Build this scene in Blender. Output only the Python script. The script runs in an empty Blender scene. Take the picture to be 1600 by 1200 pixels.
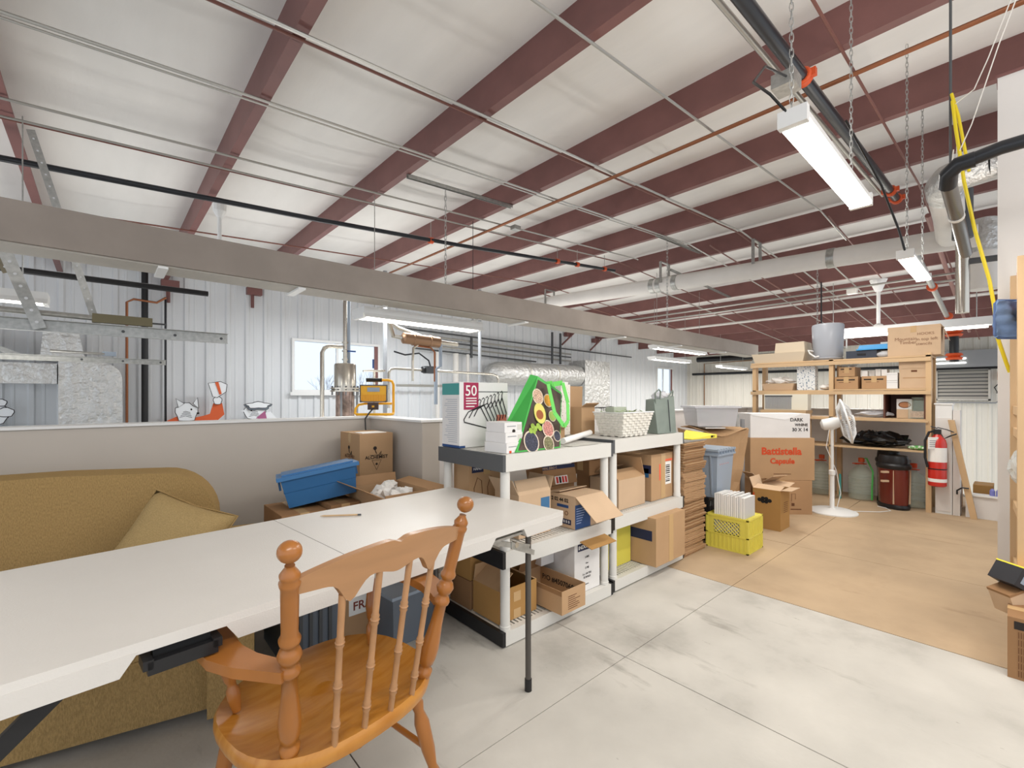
import bpy, bmesh, math, random
from mathutils import Vector, Matrix
random.seed(7)
R = math.radians
sc = bpy.context.scene
COL = sc.collection
# ------------------------------------------------------------------ camera, world, light, exposure
cam_d = bpy.data.cameras.new('camera'); cam = bpy.data.objects.new('camera', cam_d); COL.objects.link(cam)
cam_d.sensor_width = 36; cam_d.lens = 16.0; cam_d.shift_y = 19/1600; cam_d.clip_start = .05; cam_d.clip_end = 200
cam.location = (0, 0, 1.25); cam.rotation_euler = (R(90), 0, R(48-90))
sc.camera = cam
w = bpy.data.worlds.new('world'); sc.world = w; w.use_nodes = True
w.node_tree.nodes['Background'].inputs[0].default_value = (.86, .92, 1.0, 1)
w.node_tree.nodes['Background'].inputs[1].default_value = .95
def area(name, loc, sx, sy, power, rot=(0, 0, 0), color=(1, .96, .9)):
    l = bpy.data.lights.new(name, 'AREA'); l.shape = 'RECTANGLE'; l.size = sx; l.size_y = sy; l.energy = power; l.color = color
    o = bpy.data.objects.new(name, l); COL.objects.link(o); o.location = loc; o.rotation_euler = rot; return o
area('area_light', (-.6, -.8, 2.9), 2.2, .5, 42)
area('area_light', (2.2, -1.2, 2.9), 2.2, .5, 30)
area('area_light', (5.2, 1.9, 3.2), 2.2, .5, 34)
area('area_light', (5.0, 9.0, 3.2), 4, .6, 110, color=(.93, .97, 1))
area('area_light', (13, 8.0, 3.0), 5, .6, 160, color=(1, .97, .93))
area('area_light', (13, 2.5, 2.7), 5, .6, 150)
area('area_light', (19, 3.5, 2.5), 5, .6, 130)
area('area_light', (19, 9, 2.5), 5, .6, 110)
# added upward fill lights to brighten the ceiling, mostly with no fixture there
for x, y, z, sx, pw in ((.2, -1.0, 2.3, 1.3, 14), (2.6, -.9, 2.3, 1.3, 14), (2.6, .60, 2.46, 1.1, 5), (5.3, .60, 2.46, 1.0, 6), (-1.6, 6.4, 1.0, 2.5, 22), (3.2, 7.4, .6, 3.0, 44), (8.5, 7.4, .8, 3.0, 36), (14, 7.0, 1.0, 3.0, 26), (12, 1.6, 2.2, 2.5, 14), (17, 3.0, 2.0, 2.5, 14)):
    area('area_light', (x, y, z), sx, .9, pw, rot=(R(180), 0, 0), color=(1, .97, .93))
sc.view_settings.view_transform = 'Standard'; sc.view_settings.look = 'None'
sc.view_settings.exposure = 0.48; sc.view_settings.gamma = 1
try: sc.view_settings.use_curve_mapping = False
except Exception: pass
sc.cycles.max_bounces = 8
# ------------------------------------------------------------------ materials
MATS = {}
def lin(c): return tuple((v/12.92 if v <= .04045 else ((v+.055)/1.055)**2.4) for v in [x/255 for x in c])
def mat(name, rgb, rough=.6, metal=0, var=0, scale=8, bump=0, bscale=60, stretch=None, emit=0, rgb2=None, trans=0, ior=1.45, alpha=1, spec=.5, detail=4, coat=0, thr=None, bd=.01):
    if name in MATS: return MATS[name]
    m = bpy.data.materials.new(name); m.use_nodes = True; nt = m.node_tree; N = nt.nodes; L = nt.links
    b = N['Principled BSDF']; c = lin(rgb)
    b.inputs['Base Color'].default_value = (*c, 1); b.inputs['Roughness'].default_value = rough; b.inputs['Metallic'].default_value = metal
    b.inputs['Specular IOR Level'].default_value = spec; b.inputs['IOR'].default_value = ior
    if trans: b.inputs['Transmission Weight'].default_value = trans
    if alpha < 1: b.inputs['Alpha'].default_value = alpha
    if coat: b.inputs['Coat Weight'].default_value = coat; b.inputs['Coat Roughness'].default_value = .15
    if emit:
        b.inputs['Emission Color'].default_value = (*c, 1); b.inputs['Emission Strength'].default_value = emit
    if var or bump or rgb2:
        tc = N.new('ShaderNodeTexCoord'); mp = N.new('ShaderNodeMapping'); L.new(tc.outputs['Object'], mp.inputs[0])
        if stretch: mp.inputs['Scale'].default_value = stretch
    if var or rgb2:
        n = N.new('ShaderNodeTexNoise'); n.inputs['Scale'].default_value = scale; n.inputs['Detail'].default_value = detail; L.new(mp.outputs[0], n.inputs[0])
        r = N.new('ShaderNodeValToRGB'); L.new(n.outputs[0], r.inputs[0]); L.new(r.outputs[0], b.inputs['Base Color'])
        if rgb2: c1 = c; c2 = lin(rgb2)
        else: c1 = tuple(min(1, v*(1+var)) for v in c); c2 = tuple(v*(1-var) for v in c)
        lo, hi = thr if thr else (.35, .65)
        r.color_ramp.elements[0].position = lo; r.color_ramp.elements[1].position = hi
        r.color_ramp.elements[0].color = (*c1, 1); r.color_ramp.elements[1].color = (*c2, 1)
    if bump:
        n2 = N.new('ShaderNodeTexNoise'); n2.inputs['Scale'].default_value = bscale; n2.inputs['Detail'].default_value = 3; L.new(mp.outputs[0], n2.inputs[0])
        bp = N.new('ShaderNodeBump'); bp.inputs['Strength'].default_value = bump; bp.inputs['Distance'].default_value = bd; n2.inputs['Detail'].default_value = 3 if bd < .02 else 9
        L.new(n2.outputs[0], bp.inputs['Height']); L.new(bp.outputs[0], b.inputs['Normal'])
    MATS[name] = m; return m
M_floor = mat('painted plywood', (188, 184, 176), .75, var=.10, scale=2.2, bump=.12, bscale=40, detail=10)
M_floor_tan = mat('bare tan sheet', (180, 156, 126), .7, var=.10, scale=2.0, bump=.08, bscale=50, detail=8)
def scuffed(m, dark, amt):
    nt = m.node_tree; N = nt.nodes; L = nt.links; b = N['Principled BSDF']; src = b.inputs['Base Color'].links[0].from_socket
    tc = N.new('ShaderNodeTexCoord'); out = src
    for sc_, st, lo, hi, a in ((5, (1, .25, 1), .60, .70, amt*.5), (26, (1, .35, 1), .68, .74, amt), (1.1, (1, 1, 1), .52, .75, amt*.45)):
        mp = N.new('ShaderNodeMapping'); mp.inputs['Scale'].default_value = st; L.new(tc.outputs['Object'], mp.inputs[0])
        n = N.new('ShaderNodeTexNoise'); n.inputs['Scale'].default_value = sc_; n.inputs['Detail'].default_value = 8; n.inputs['Roughness'].default_value = .65; L.new(mp.outputs[0], n.inputs[0])
        r = N.new('ShaderNodeMapRange'); r.inputs[1].default_value = lo; r.inputs[2].default_value = hi; r.inputs[4].default_value = a; L.new(n.outputs[0], r.inputs[0])
        mx = N.new('ShaderNodeMix'); mx.data_type = 'RGBA'; L.new(r.outputs[0], mx.inputs[0]); L.new(out, mx.inputs[6]); mx.inputs[7].default_value = (*lin(dark), 1); out = mx.outputs[2]
    L.new(out, b.inputs['Base Color'])
scuffed(M_floor, (104, 98, 88), .85); scuffed(M_floor_tan, (120, 92, 66), .6)
M_seam = mat('seam dark', (120, 112, 100), .9)
M_drywall = mat('painted drywall', (196, 188, 178), .75, var=.03, scale=1.5)
M_drywall_w = mat('white drywall', (222, 218, 214), .7, var=.02, scale=2)
M_beamc = mat('taupe beam paint', (150, 140, 131), .8, var=.08, scale=3, detail=8)
M_beamu = mat('grey trim strip', (182, 176, 166), .6, var=.05, scale=4)
M_insul = mat('white vinyl insulation', (232, 230, 226), .55, var=.03, scale=1.2, bump=.15, bscale=6, stretch=(3, .8, 1))
M_purlin = mat('red primer steel', (124, 84, 80), .5, var=.08, scale=3)
M_rod = mat('red brown rod', (120, 76, 66), .5)
M_metalw = mat('white wall cladding', (218, 220, 222), .45, var=.02, scale=1)
M_metalw2 = mat('cream wall cladding', (226, 222, 212), .45, var=.02, scale=1)
M_galv = mat('galvanised steel', (176, 176, 172), .38, metal=.75, var=.12, scale=30)
M_emt = mat('conduit steel', (172, 170, 164), .35, metal=.6)
M_black = mat('black plastic', (28, 28, 30), .4)
M_blackpipe = mat('black steel pipe', (44, 46, 50), .3, metal=.3)
M_grey = mat('grey paint', (150, 152, 155), .5)
M_dgrey = mat('dark grey plastic', (82, 84, 86), .5)
M_white = mat('white enamel', (232, 232, 230), .4)
M_plastic = mat('white resin shelf', (214, 212, 206), .5, bump=.06, bscale=120)
M_table = mat('white blow moulded plastic', (212, 208, 202), .38, bump=.08, bscale=220, var=.015, scale=5)
M_orange = mat('orange coupling', (208, 84, 40), .5)
M_red = mat('red enamel', (196, 44, 32), .35, coat=.3)
M_foil = mat('foil insulation wrap', (206, 206, 204), .34, metal=.7, bump=1, bscale=9, var=.06, scale=9, bd=.06)
M_jacket = mat('white pipe jacket', (228, 224, 218), .55, var=.03, scale=3)
M_steel = mat('stainless steel', (196, 190, 178), .22, metal=.9)
M_copper = mat('copper', (150, 96, 66), .4, metal=.6)
M_brass = mat('brown metal', (150, 118, 92), .35, metal=.7)
M_led = mat('lamp diffuser', (255, 253, 248), .5, emit=5)
M_tube = mat('fluorescent tube', (255, 252, 240), .5, emit=6)
M_glassw = mat('window glass', (235, 242, 248), .05, trans=1, ior=1.01)
M_wood = mat('pine lumber', (198, 166, 126), .6, var=.12, scale=6, stretch=(1, 1, .15))
M_woodx = mat('pine board', (200, 170, 132), .6, var=.10, scale=6, stretch=(1, .15, 1))
M_oak = mat('honey maple', (160, 100, 42), .32, var=.12, scale=7, stretch=(1, 1, .2), coat=.35)
M_seatw = mat('worn maple seat', (170, 108, 30), .34, rgb2=(186, 128, 54), scale=9, stretch=(1, 5, 1), coat=.3, detail=9)
M_crest = mat('tan maple rail', (170, 126, 86), .4, var=.06, scale=9, stretch=(.4, 3, 3), coat=.2)
def fabric():
    m = mat('olive gold ribbed fabric', (166, 138, 92), .95, var=.16, scale=260, bump=.5, bscale=300, stretch=(1, 1, .35), spec=.1)
    return m
M_sofa = fabric()
M_pillow = mat('tan pillow fabric', (168, 144, 100), .95, var=.12, scale=200, bump=.4, bscale=260, spec=.1)
def card(name, rgb): return mat(name, rgb, .8, var=.05, scale=3, bump=.05, bscale=80, spec=.2)
K1 = card('cardboard tan', (184, 150, 114)); K2 = card('cardboard mustard', (172, 132, 80)); K3 = card('cardboard pale', (200, 172, 142))
K4 = card('cardboard brown', (152, 116, 82)); KW = card('white carton', (226, 224, 222)); K5 = card('cardboard flat', (178, 142, 106))
M_tape = mat('clear tan tape', (196, 162, 116), .25); M_ink = mat('black ink', (40, 34, 30), .8); M_inkb = mat('blue print', (44, 76, 128), .7)
M_inkn = mat('navy print', (34, 40, 72), .7); M_inkr = mat('red orange print', (206, 74, 34), .7); M_paper = mat('paper white', (238, 236, 232), .8)
M_brownink = mat('brown print', (104, 66, 42), .8)
M_yellow = mat('yellow crate plastic', (216, 204, 86), .5); M_ywork = mat('yellow lamp paint', (232, 172, 38), .4)
M_blue = mat('blue tote plastic', (38, 96, 146), .42); M_bluel = mat('blue tote lid', (56, 112, 164), .4)
M_bin = mat('grey blue bin plastic', (150, 162, 176), .45); M_slate = mat('slate grey plastic', (104, 112, 122), .45)
M_green = mat('green woven bag', (72, 176, 78), .45, var=.05, scale=5); M_greend = mat('bright green strap', (104, 204, 92), .5)
M_bagphoto = mat('dark wood print', (74, 58, 50), .5, var=.4, scale=14, stretch=(1, 1, .25))
M_greybag = mat('sage grey bag', (128, 138, 130), .6, var=.08, scale=8)
M_clearp = mat('clear plastic', (222, 228, 228), .2, alpha=.5); M_frost = mat('frosted plastic', (214, 214, 218), .35, alpha=.72)
M_glass = mat('jug glass', (200, 214, 200), .12, alpha=.27); M_amber = mat('dark red plastic', (104, 34, 24), .2, coat=.4)
M_blackbag = mat('black bin bag', (16, 16, 18), .25, bump=.6, bscale=14)
M_yhose = mat('yellow strap', (228, 204, 40), .5); M_white_rope = mat('white cord', (226, 222, 214), .7)
M_bluecloth = mat('blue quilted cloth', (112, 136, 172), .9, var=.1, scale=14, bump=.4, bscale=20)
M_dark = mat('near black plastic', (20, 20, 22), .6); M_teal = mat('teal print', (70, 150, 146), .6); M_mag = mat('magenta print', (160, 40, 78), .6)  # M_dark is one even near-black for plastic parts and print
# ------------------------------------------------------------------ mesh helpers
class MB:
    def __init__(s): s.bm = bmesh.new()
    def box(s, x0, x1, y0, y1, z0, z1, mx=None):
        v = [s.bm.verts.new((x, y, z)) for z in (z0, z1) for y in (y0, y1) for x in (x0, x1)]
        if mx is not None:
            for q in v: q.co = mx @ q.co
        for f in ((0, 2, 3, 1), (4, 5, 7, 6), (0, 1, 5, 4), (2, 6, 7, 3), (0, 4, 6, 2), (1, 3, 7, 5)): s.bm.faces.new([v[i] for i in f])
        return s
    def hexa(s, P):   # 8 points: bottom 4 ccw, top 4 ccw
        v = [s.bm.verts.new(p) for p in P]
        for f in ((3, 2, 1, 0), (4, 5, 6, 7), (0, 1, 5, 4), (1, 2, 6, 5), (2, 3, 7, 6), (3, 0, 4, 7)): s.bm.faces.new([v[i] for i in f])
        return s
    def lathe(s, P, Q, prof, seg=14, cap=True, sy=1.0):
        P = Vector(P); Q = Vector(Q); d = (Q-P); Ln = d.length; d = d/Ln
        a = Vector((0, 0, 1)) if abs(d.z) < .9 else Vector((1, 0, 0)); u = d.cross(a).normalized(); v = d.cross(u)
        rings = []
        for t, r in prof:
            c = P+d*(t*Ln); rings.append([s.bm.verts.new(c+u*(r*math.cos(k*2*math.pi/seg))+v*(r*sy*math.sin(k*2*math.pi/seg))) for k in range(seg)])
        for A, B in zip(rings, rings[1:]):
            for k in range(seg): s.bm.faces.new((A[k], A[(k+1) % seg], B[(k+1) % seg], B[k]))
        if cap:
            s.bm.faces.new(rings[0][::-1]); s.bm.faces.new(rings[-1])
        return s
    def cyl(s, P, Q, r, seg=12, r2=None): return s.lathe(P, Q, [(0, r), (1, r if r2 is None else r2)], seg)
    def tube(s, pts, r, seg=8, closed=False):
        pts = [Vector(p) for p in pts]; n = len(pts); rings = []; prev = None
        for i, p in enumerate(pts):
            if closed: t = (pts[(i+1) % n]-pts[i-1])
            else: t = (pts[min(i+1, n-1)]-pts[max(i-1, 0)])
            t = t.normalized()
            if prev is None:
                a = Vector((0, 0, 1)) if abs(t.z) < .9 else Vector((1, 0, 0)); u = t.cross(a).normalized()
            else: u = (prev-t*prev.dot(t)).normalized()
            prev = u; v = t.cross(u)
            rings.append([s.bm.verts.new(p+u*(r*math.cos(k*2*math.pi/seg))+v*(r*math.sin(k*2*math.pi/seg))) for k in range(seg)])
        prs = list(zip(rings, rings[1:]))+([(rings[-1], rings[0])] if closed else [])
        for A, B in prs:
            for k in range(seg): s.bm.faces.new((A[k], A[(k+1) % seg], B[(k+1) % seg], B[k]))
        if not closed: s.bm.faces.new(rings[0][::-1]); s.bm.faces.new(rings[-1])
        return s
    def sphere(s, c, r, sx=1, sy=1, sz=1, seg=16):
        mx = Matrix.Translation(Vector(c)) @ Matrix.Diagonal((r*sx, r*sy, r*sz, 1))
        bmesh.ops.create_uvsphere(s.bm, u_segments=seg, v_segments=max(6, seg//2+2), radius=1, matrix=mx); return s
    def prism(s, poly, h, mx=None):   # polygon in local xy extruded along local z by h, placed by mx
        a = [s.bm.verts.new((x, y, 0)) for x, y in poly]; b = [s.bm.verts.new((x, y, h)) for x, y in poly]; n = len(poly)
        s.bm.faces.new(a[::-1]); s.bm.faces.new(b)
        for i in range(n): s.bm.faces.new((a[i], a[(i+1) % n], b[(i+1) % n], b[i]))
        if mx is not None:
            for q in a+b: q.co = mx @ q.co
        return s
    def grid(s, fn, nu, nv):
        V = [[s.bm.verts.new(fn(i/nu, j/nv)) for j in range(nv+1)] for i in range(nu+1)]
        for i in range(nu):
            for j in range(nv): s.bm.faces.new((V[i][j], V[i+1][j], V[i+1][j+1], V[i][j+1]))
        return s
    def build(s, name, m, parent=None, loc=None, rz=None, smooth=False, bevel=0, seg=2, solid=0, rot=None, sharp=40):
        if bevel:
            bmesh.ops.bevel(s.bm, geom=[e for e in s.bm.edges if e.is_manifold and e.calc_face_angle(0) > .5], offset=bevel, segments=seg, affect='EDGES', profile=.5)
        bmesh.ops.recalc_face_normals(s.bm, faces=s.bm.faces)
        if solid:
            bmesh.ops.solidify(s.bm, geom=list(s.bm.faces), thickness=solid)
        me = bpy.data.meshes.new(name); s.bm.to_mesh(me); s.bm.free(); me.materials.append(m)
        if smooth:
            for p in me.polygons: p.use_smooth = True
            try: me.set_sharp_from_angle(angle=R(sharp))
            except Exception: pass
        o = bpy.data.objects.new(name, me); COL.objects.link(o)
        if parent is not None: o.parent = parent
        if loc is not None: o.location = loc
        if rz is not None: o.rotation_euler = (0, 0, rz)
        if rot is not None: o.rotation_euler = rot
        return o
def tag(o, label, cat, group=None, kind=None):
    o['label'] = label; o['category'] = cat
    if group: o['group'] = group
    if kind: o['kind'] = kind
    return o
def struct(o): o['kind'] = 'structure'; return o
def thing(name, label, cat, loc=(0, 0, 0), rz=0, group=None):
    o = bpy.data.objects.new(name, None); o.empty_display_size = .1; COL.objects.link(o); o.location = loc; o.rotation_euler = (0, 0, rz)
    return tag(o, label, cat, group)
def copy_tree(o, parent=None):
    c = o.copy(); COL.objects.link(c); c.parent = parent
    for ch in o.children: copy_tree(ch, c)
    return c
def text(body, size, m, parent, loc, rot, name='lettering', align='LEFT', bold=0, ext=.0006):
    cu = bpy.data.curves.new(name, 'FONT'); cu.body = body; cu.size = size; cu.extrude = ext; cu.align_x = align; cu.offset = bold
    cu.resolution_u = 3
    o = bpy.data.objects.new(name, cu); COL.objects.link(o); cu.materials.append(m); o.parent = parent; o.location = loc; o.rotation_euler = rot
    return o
FRONT = (R(90), 0, 0); LEFT = (R(90), 0, R(-90)); RIGHT = (R(90), 0, R(90))
def BX(x0, x1, y0, y1, z0, z1): return MB().box(x0, x1, y0, y1, z0, z1)
# ------------------------------------------------------------------ structure: floor
fl = struct(BX(-2.6, 8.2, -2.6, 3.6, -.30, -.006).build('floor', M_seam))
for i in range(-1, 5):
    for j in range(-1, 2):
        X0 = 3.085-1.22*4+1.22*(i+1)-.0; X1 = X0+1.216
        if X0 >= 3.0: continue
        Y0 = 1.26-2.44*1+2.44*j+.0; Y1 = Y0+2.436
        if Y0 > 3.6: continue
        Y1 = min(Y1, 3.54)
        BX(X0+.001, X1, Y0, Y1, -.012, random.uniform(-.0006, .0006)).build('panel', M_floor, fl)
for i in range(4):
    for j in range(-1, 2):
        X0 = 3.085+1.22*i; Y0 = 1.26-2.44+2.44*j; Y1 = min(Y0+2.436, 3.54)
        if Y0 > 3.5: continue
        BX(X0+.001, X0+1.217, Y0, Y1, -.012, random.uniform(-.0006, .0006)).build('panel', M_floor_tan, fl)
struct(BX(-6, 23.5, -6, 12, -3.3, -3.2).build('floor_lower', mat('lower concrete', (186, 184, 178), .6, var=.06, scale=1)))
# ------------------------------------------------------------------ ceiling with purlins
def zr(x): return 3.55+.06*x if x < 7.9 else 4.5-.06*x
PX = [.92+1.53*n for n in range(-4, 5)]+[8.72+1.6*n for n in range(9)]
def roofpt(u, v):
    x = -6+29.2*u; y = -5+16.9*v
    z = zr(x)+(.30 if x < 8 else .34)
    ks = sorted(PX); lo = max([k for k in ks if k <= x] or [x-1.0]); hi = min([k for k in ks if k > x] or [x+1.0])
    t = (x-lo)/(hi-lo)
    z -= .035*math.sin(math.pi*t)*(1+.5*math.sin(y*1.1+lo*3)) + .010*math.sin(y*7+lo*5)*math.sin(math.pi*t)*(.5+.5*math.sin(y*.9+lo))
    return Vector((x, y, z))
ceil = struct(MB().grid(roofpt, 190, 150).build('ceiling', M_insul, smooth=True, sharp=80))
pm = None
for x in PX:
    z = zr(x)
    if pm is None:
        b = MB()
        b.box(-.0015, .0015, -5, 11.66, 0, .31); b.box(.0015, .078, -5, 11.66, 0, .003); b.box(.076, .079, -5, 11.66, .003, .02)
        o = b.build('purlin', M_purlin, ceil); pm = o.data
    else:
        o = bpy.data.objects.new('purlin', pm); COL.objects.link(o); o.parent = ceil
    o.location = (x, 0, z)
# bridging clips along the near purlins
clip = None
for y in (3.16, 1.92, 4.02, 5.12):
    for x in PX[3:9]:
        if clip is None:
            o = BX(.0, .05, -.02, .02, -.005, .035).build('clip', M_purlin, ceil); clip = o.data
        else:
            o = bpy.data.objects.new('clip', clip); COL.objects.link(o); o.parent = ceil
        o.location = (x+.01, y+.06, zr(x)+.004)
def line(name, y, x0, x1, r, m, off, label, cat='conduit', group=None, y1=None, parent=None, sag=.0):
    n = 10; pts = []
    for i in range(n+1):
        t = i/n; x = x0+(x1-x0)*t
        zz = zr(x)-off
        pts.append((x, y+((y1 if y1 is not None else y)-y)*t, zz-sag*math.sin(math.pi*t)))
    if x0 < 7.9 < x1: pts.append((7.9, y+((y1 if y1 is not None else y)-y)*(7.9-x0)/(x1-x0), 4.024-off)); pts.sort()
    o = MB().tube(pts, r, 6).build(name, m, parent, smooth=True)
    if parent is None: tag(o, label, cat, group)
    return o
for y, x0, x1 in ((3.16, -4, 22), (5.5, -4, 20), (7.85, -4, 20), (.86, -4, 22), (1.93, 8.2, 22), (6.0, 8.2, 20), (8.45, 8.5, 20), (3.75, 8.2, 21)):
    line('sag_rod', y, x0, x1, .011 if x0 < 8 else .013, M_rod, .01, '', parent=ceil)
G = 'thin steel conduits running up the roof slope'
line('conduit', 3.97, -3, 22, .011, M_emt, .03, 'thicker conduit of the close pair crossing the roof before the grey beam', 'conduit')
line('conduit', 4.03, -3, 8, .008, M_emt, .03, 'slimmer twin of the conduit crossing the roof before the grey beam', 'conduit')
line('conduit', 3.07, -3, 9.6, .013, M_emt, .035, 'steel conduit with couplings running beside the red brown rod over the chair', 'conduit')
line('conduit', 1.95, -3, 9.4, .011, M_emt, .03, 'steel conduit crossing the roof nearest above the shelving units', 'conduit')
line('conduit', 5.10, -3, 8, .011, M_emt, .03, 'steel conduit further left above the beam, the nearer of a close pair', 'conduit')
line('conduit', 5.40, -3, 7, .010, M_emt, .04, 'steel conduit further left above the beam, the farther of a close pair', 'conduit')
line('conduit', 2.95, 10.4, 20, .014, M_emt, .03, 'straight conduit on the far roof slope ending behind the round grey drum', 'conduit')
line('conduit', 2.43, 10.5, 20, .014, M_emt, .03, 'conduit on the far roof slope passing the white ceiling bracket', 'conduit')
tag(MB().tube([(4.31, -3, 3.74), (4.31, 8.5, 3.74)], .014, 8).build('pipe', M_copper, smooth=True), 'copper brown sprinkler pipe hung crosswise under the third clear roof bay', 'pipe')
tag(MB().tube([(4.36, -3, 3.755), (4.36, 8.5, 3.755)], .011, 8).build('pipe', M_copper, smooth=True), 'slimmer copper pipe directly alongside the copper brown sprinkler pipe', 'pipe')
def chainobj(x, y, z0, z1, label, r=.014, group=None):
    b = MB(); n = int((z1-z0)/(r*2.6)); 
    for i in range(n):
        c = Vector((x, y, z0+(i+.5)*(z1-z0)/n)); a = (i % 2)*math.pi/2+.5
        u = Vector((math.cos(a), math.sin(a), 0)); h = (z1-z0)/n*.72
        b.tube([c+u*(r*.62*math.cos(t))+Vector((0, 0, h*math.sin(t))) for t in [k*math.pi/4 for k in range(8)]], r*.16, 4, closed=True)
    return tag(b.build('chain', M_galv, smooth=True), label, 'chain', group)
def strut(x0, x1, y, z0, z1, label):
    b = MB(); d = Vector((x1-x0, 0, z1-z0)).length
    b.box(0, d, -.02, .02, .036, .04).box(0, d, -.02, -.017, 0, .04).box(0, d, .017, .02, 0, .04)
    return tag(b.build('strut_channel', M_galv, loc=(x0, y, z0), rot=(0, -math.atan2(z1-z0, x1-x0), 0)), label, 'channel')
strut(2.50, 4.05, 4.50, zr(2.5)-.045, zr(4.05)-.045, 'galvanised channel bolted between two purlins with a chain hanging from it')
strut(6.9, 8.5, 4.05, 3.93, 3.97, 'galvanised channel above the white pipe carrying the middle chain')
strut(8.9, 11.9, 4.9, 3.90, 3.75, 'galvanised channel hanging on the far slope behind the white pipe')
chainobj(3.0, 4.50, 2.34, 3.66, 'long chain holding the grey beam below the single roof channel', .022)
chainobj(7.2, 4.02, 2.27, 3.93, 'thin chain hanging in front of the white insulated pipe down to the beam', .022)
chainobj(10.32, 2.6, 2.6, 3.9, 'thin chain hanging on the far slope right of the beam end', .024)
for x, y, z0, lab in ((2.47, 5.25, 2.3, 'thin steel drop rod left of the long chain'), (4.0, 5.29, 2.3, 'black drop rod right of the long chain above the beam'), (11.93, 2.93, 2.1, 'dark drop rod above the round grey drum')):
    tag(MB().cyl((x, y, z0), (x, y, zr(x)+.02), .0045 if x < 10 else .015, 6).build('drop_rod', M_galv if x < 3 else M_blackpipe), lab, 'rod')
# black sprinkler main
t = thing('sprinkler_pipe', 'long black sprinkler main with orange couplings crossing above the grey beam', 'pipe', (0, 0, 0))
pts = [(x, 5.75-.04*max(0, x-3)*2, zr(x)-.25) for x in (-3, 0, 2, 4, 6, 7.6)]
MB().tube(pts, .028, 10).build('pipe_run', M_blackpipe, t, smooth=True)
for x in (3.55, 6.05, 6.55, 7.3):
    y = 5.75-.08*max(0, x-3); MB().cyl((x-.03, y, zr(x)-.252), (x+.03, y, zr(x+.03)-.25), .045, 12).build('coupling', M_orange, t, smooth=True)
    MB().cyl((x, y, zr(x)-.22), (x, y, zr(x)+.02), .005, 6).build('hanger', M_galv, t)
t = thing('sprinkler_pipe', 'thick dark pipe with red couplings running beside the big hanging strip light', 'pipe')
pts = [(x, .98, zr(x)-.34) for x in (-1, 2, 4, 6, 7.2)]
MB().tube(pts, .040, 12).build('pipe_run', M_blackpipe, t, smooth=True)
MB().tube([(x, 1.09, zr(x)-.30) for x in (-1, 2, 4, 6, 7.0)], .018, 10).build('side_pipe', M_emt, t, smooth=True)
for x in (3.55, 6.75, 7.15):
    MB().lathe((x-.04, .98, zr(x)-.342), (x+.04, .98, zr(x)-.338), [(0, .05), (.2, .06), (.5, .052), (.8, .06), (1, .05)], 14).build('coupling', M_orange, t, smooth=True)
    BX(x-.02, x+.02, .90, .93, zr(x)-.36, zr(x)-.31).build('bolt_lug', M_orange, t)
    BX(x-.02, x+.02, 1.03, 1.06, zr(x)-.36, zr(x)-.31).build('bolt_lug', M_orange, t)
t = thing('sprinkler_pipe', 'grey sprinkler pipe with red flanged valve on the far roof slope', 'pipe')
MB().tube([(9.2, 1.1, 3.60), (12, 1.12, 3.42), (17.5, 1.18, 3.08)], .05, 10).build('pipe_run', M_galv, t, smooth=True)
for x, z in ((12.2, 3.41), (15.4, 3.21)): MB().cyl((x-.05, 1.13, z), (x+.05, 1.13, z), .085, 12).build('coupling', M_orange, t, smooth=True)
MB().cyl((17.6, 1.18, 3.10), (17.6, 1.18, 2.2), .10, 10).build('riser', M_black, t, smooth=True)
for z in (3.0, 2.35): MB().lathe((17.6, 1.18, z-.09), (17.6, 1.18, z+.09), [(0, .16), (.3, .19), (.5, .12), (.7, .19), (1, .16)], 12).build('flange', M_orange, t)
tag(MB().tube([(9.0, .88, 3.9), (14, .95, 3.61), (20, 1.0, 3.25)], .035, 8).build('pipe', mat('pink brown pipe', (150, 108, 100), .5), smooth=True), 'dull pink pipe on the far slope right of the flanged valve pipe', 'pipe')
line('conduit', 5.9, 8.2, 20, .012, M_emt, .05, 'conduit on the far slope behind the beam end', 'conduit')
for x, z, lab in ((12.2, 3.62, 'upper'), ):
    b = MB().tube([(x, -1, z), (x, 9, z)], .022, 8); b.tube([(x+.5, -1, z-.04), (x+.5, 9, z-.04)], .022, 8)
    tag(b.build('pipe_pair', M_emt, smooth=True), 'pair of bright pipes running level across the far roof bays', 'pipe')
tag(MB().tube([(13.9, -1, 3.42), (13.9, 3.6, 3.42), (13.9, 7.5, 3.42)], .03, 8).build('pipe', M_jacket, smooth=True), 'slim white pipe running level just below the bright pipe pair', 'pipe')
t = thing('junction_box', 'square white electrical box on the far roof slope where conduits meet', 'electrical box', (12.6, 2.50, 3.62))
BX(-.09, .09, -.09, .09, -.06, .06).build('housing', M_jacket, t); MB().cyl((0, 0, .06), (0, 0, .1), .03, 8).build('hub', M_emt, t)
t = thing('junction_box', 'small grey electrical box on the conduit ahead of the black pipe', 'electrical box', (4.62, 5.05, zr(4.62)-.05))
BX(-.06, .06, -.05, .05, -.03, .03).build('housing', M_galv, t); MB().cyl((.06, 0, 0), (.09, 0, 0), .015, 8).build('hub', M_emt, t)
t = thing('sensor_bracket', 'white pendant bracket and dome hanging above the large labelled carton', 'bracket', (12.4, 2.0, 3.65))
MB().cyl((0, 0, 0), (0, 0, -.85), .035, 10).build('stem', M_white, t); MB().lathe((0, 0, .1), (0, 0, -.15), [(0, .16), (1, .06)], 12).build('canopy', M_white, t)
MB().sphere((0, 0, -.9), .09, 1, 1, .7).build('dome', M_white, t, smooth=True)
t = thing('sensor_bracket', 'white pendant stem hung from the roof in the left bays below the black pipe', 'bracket', (1.02, 6.25, 3.46))
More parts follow.
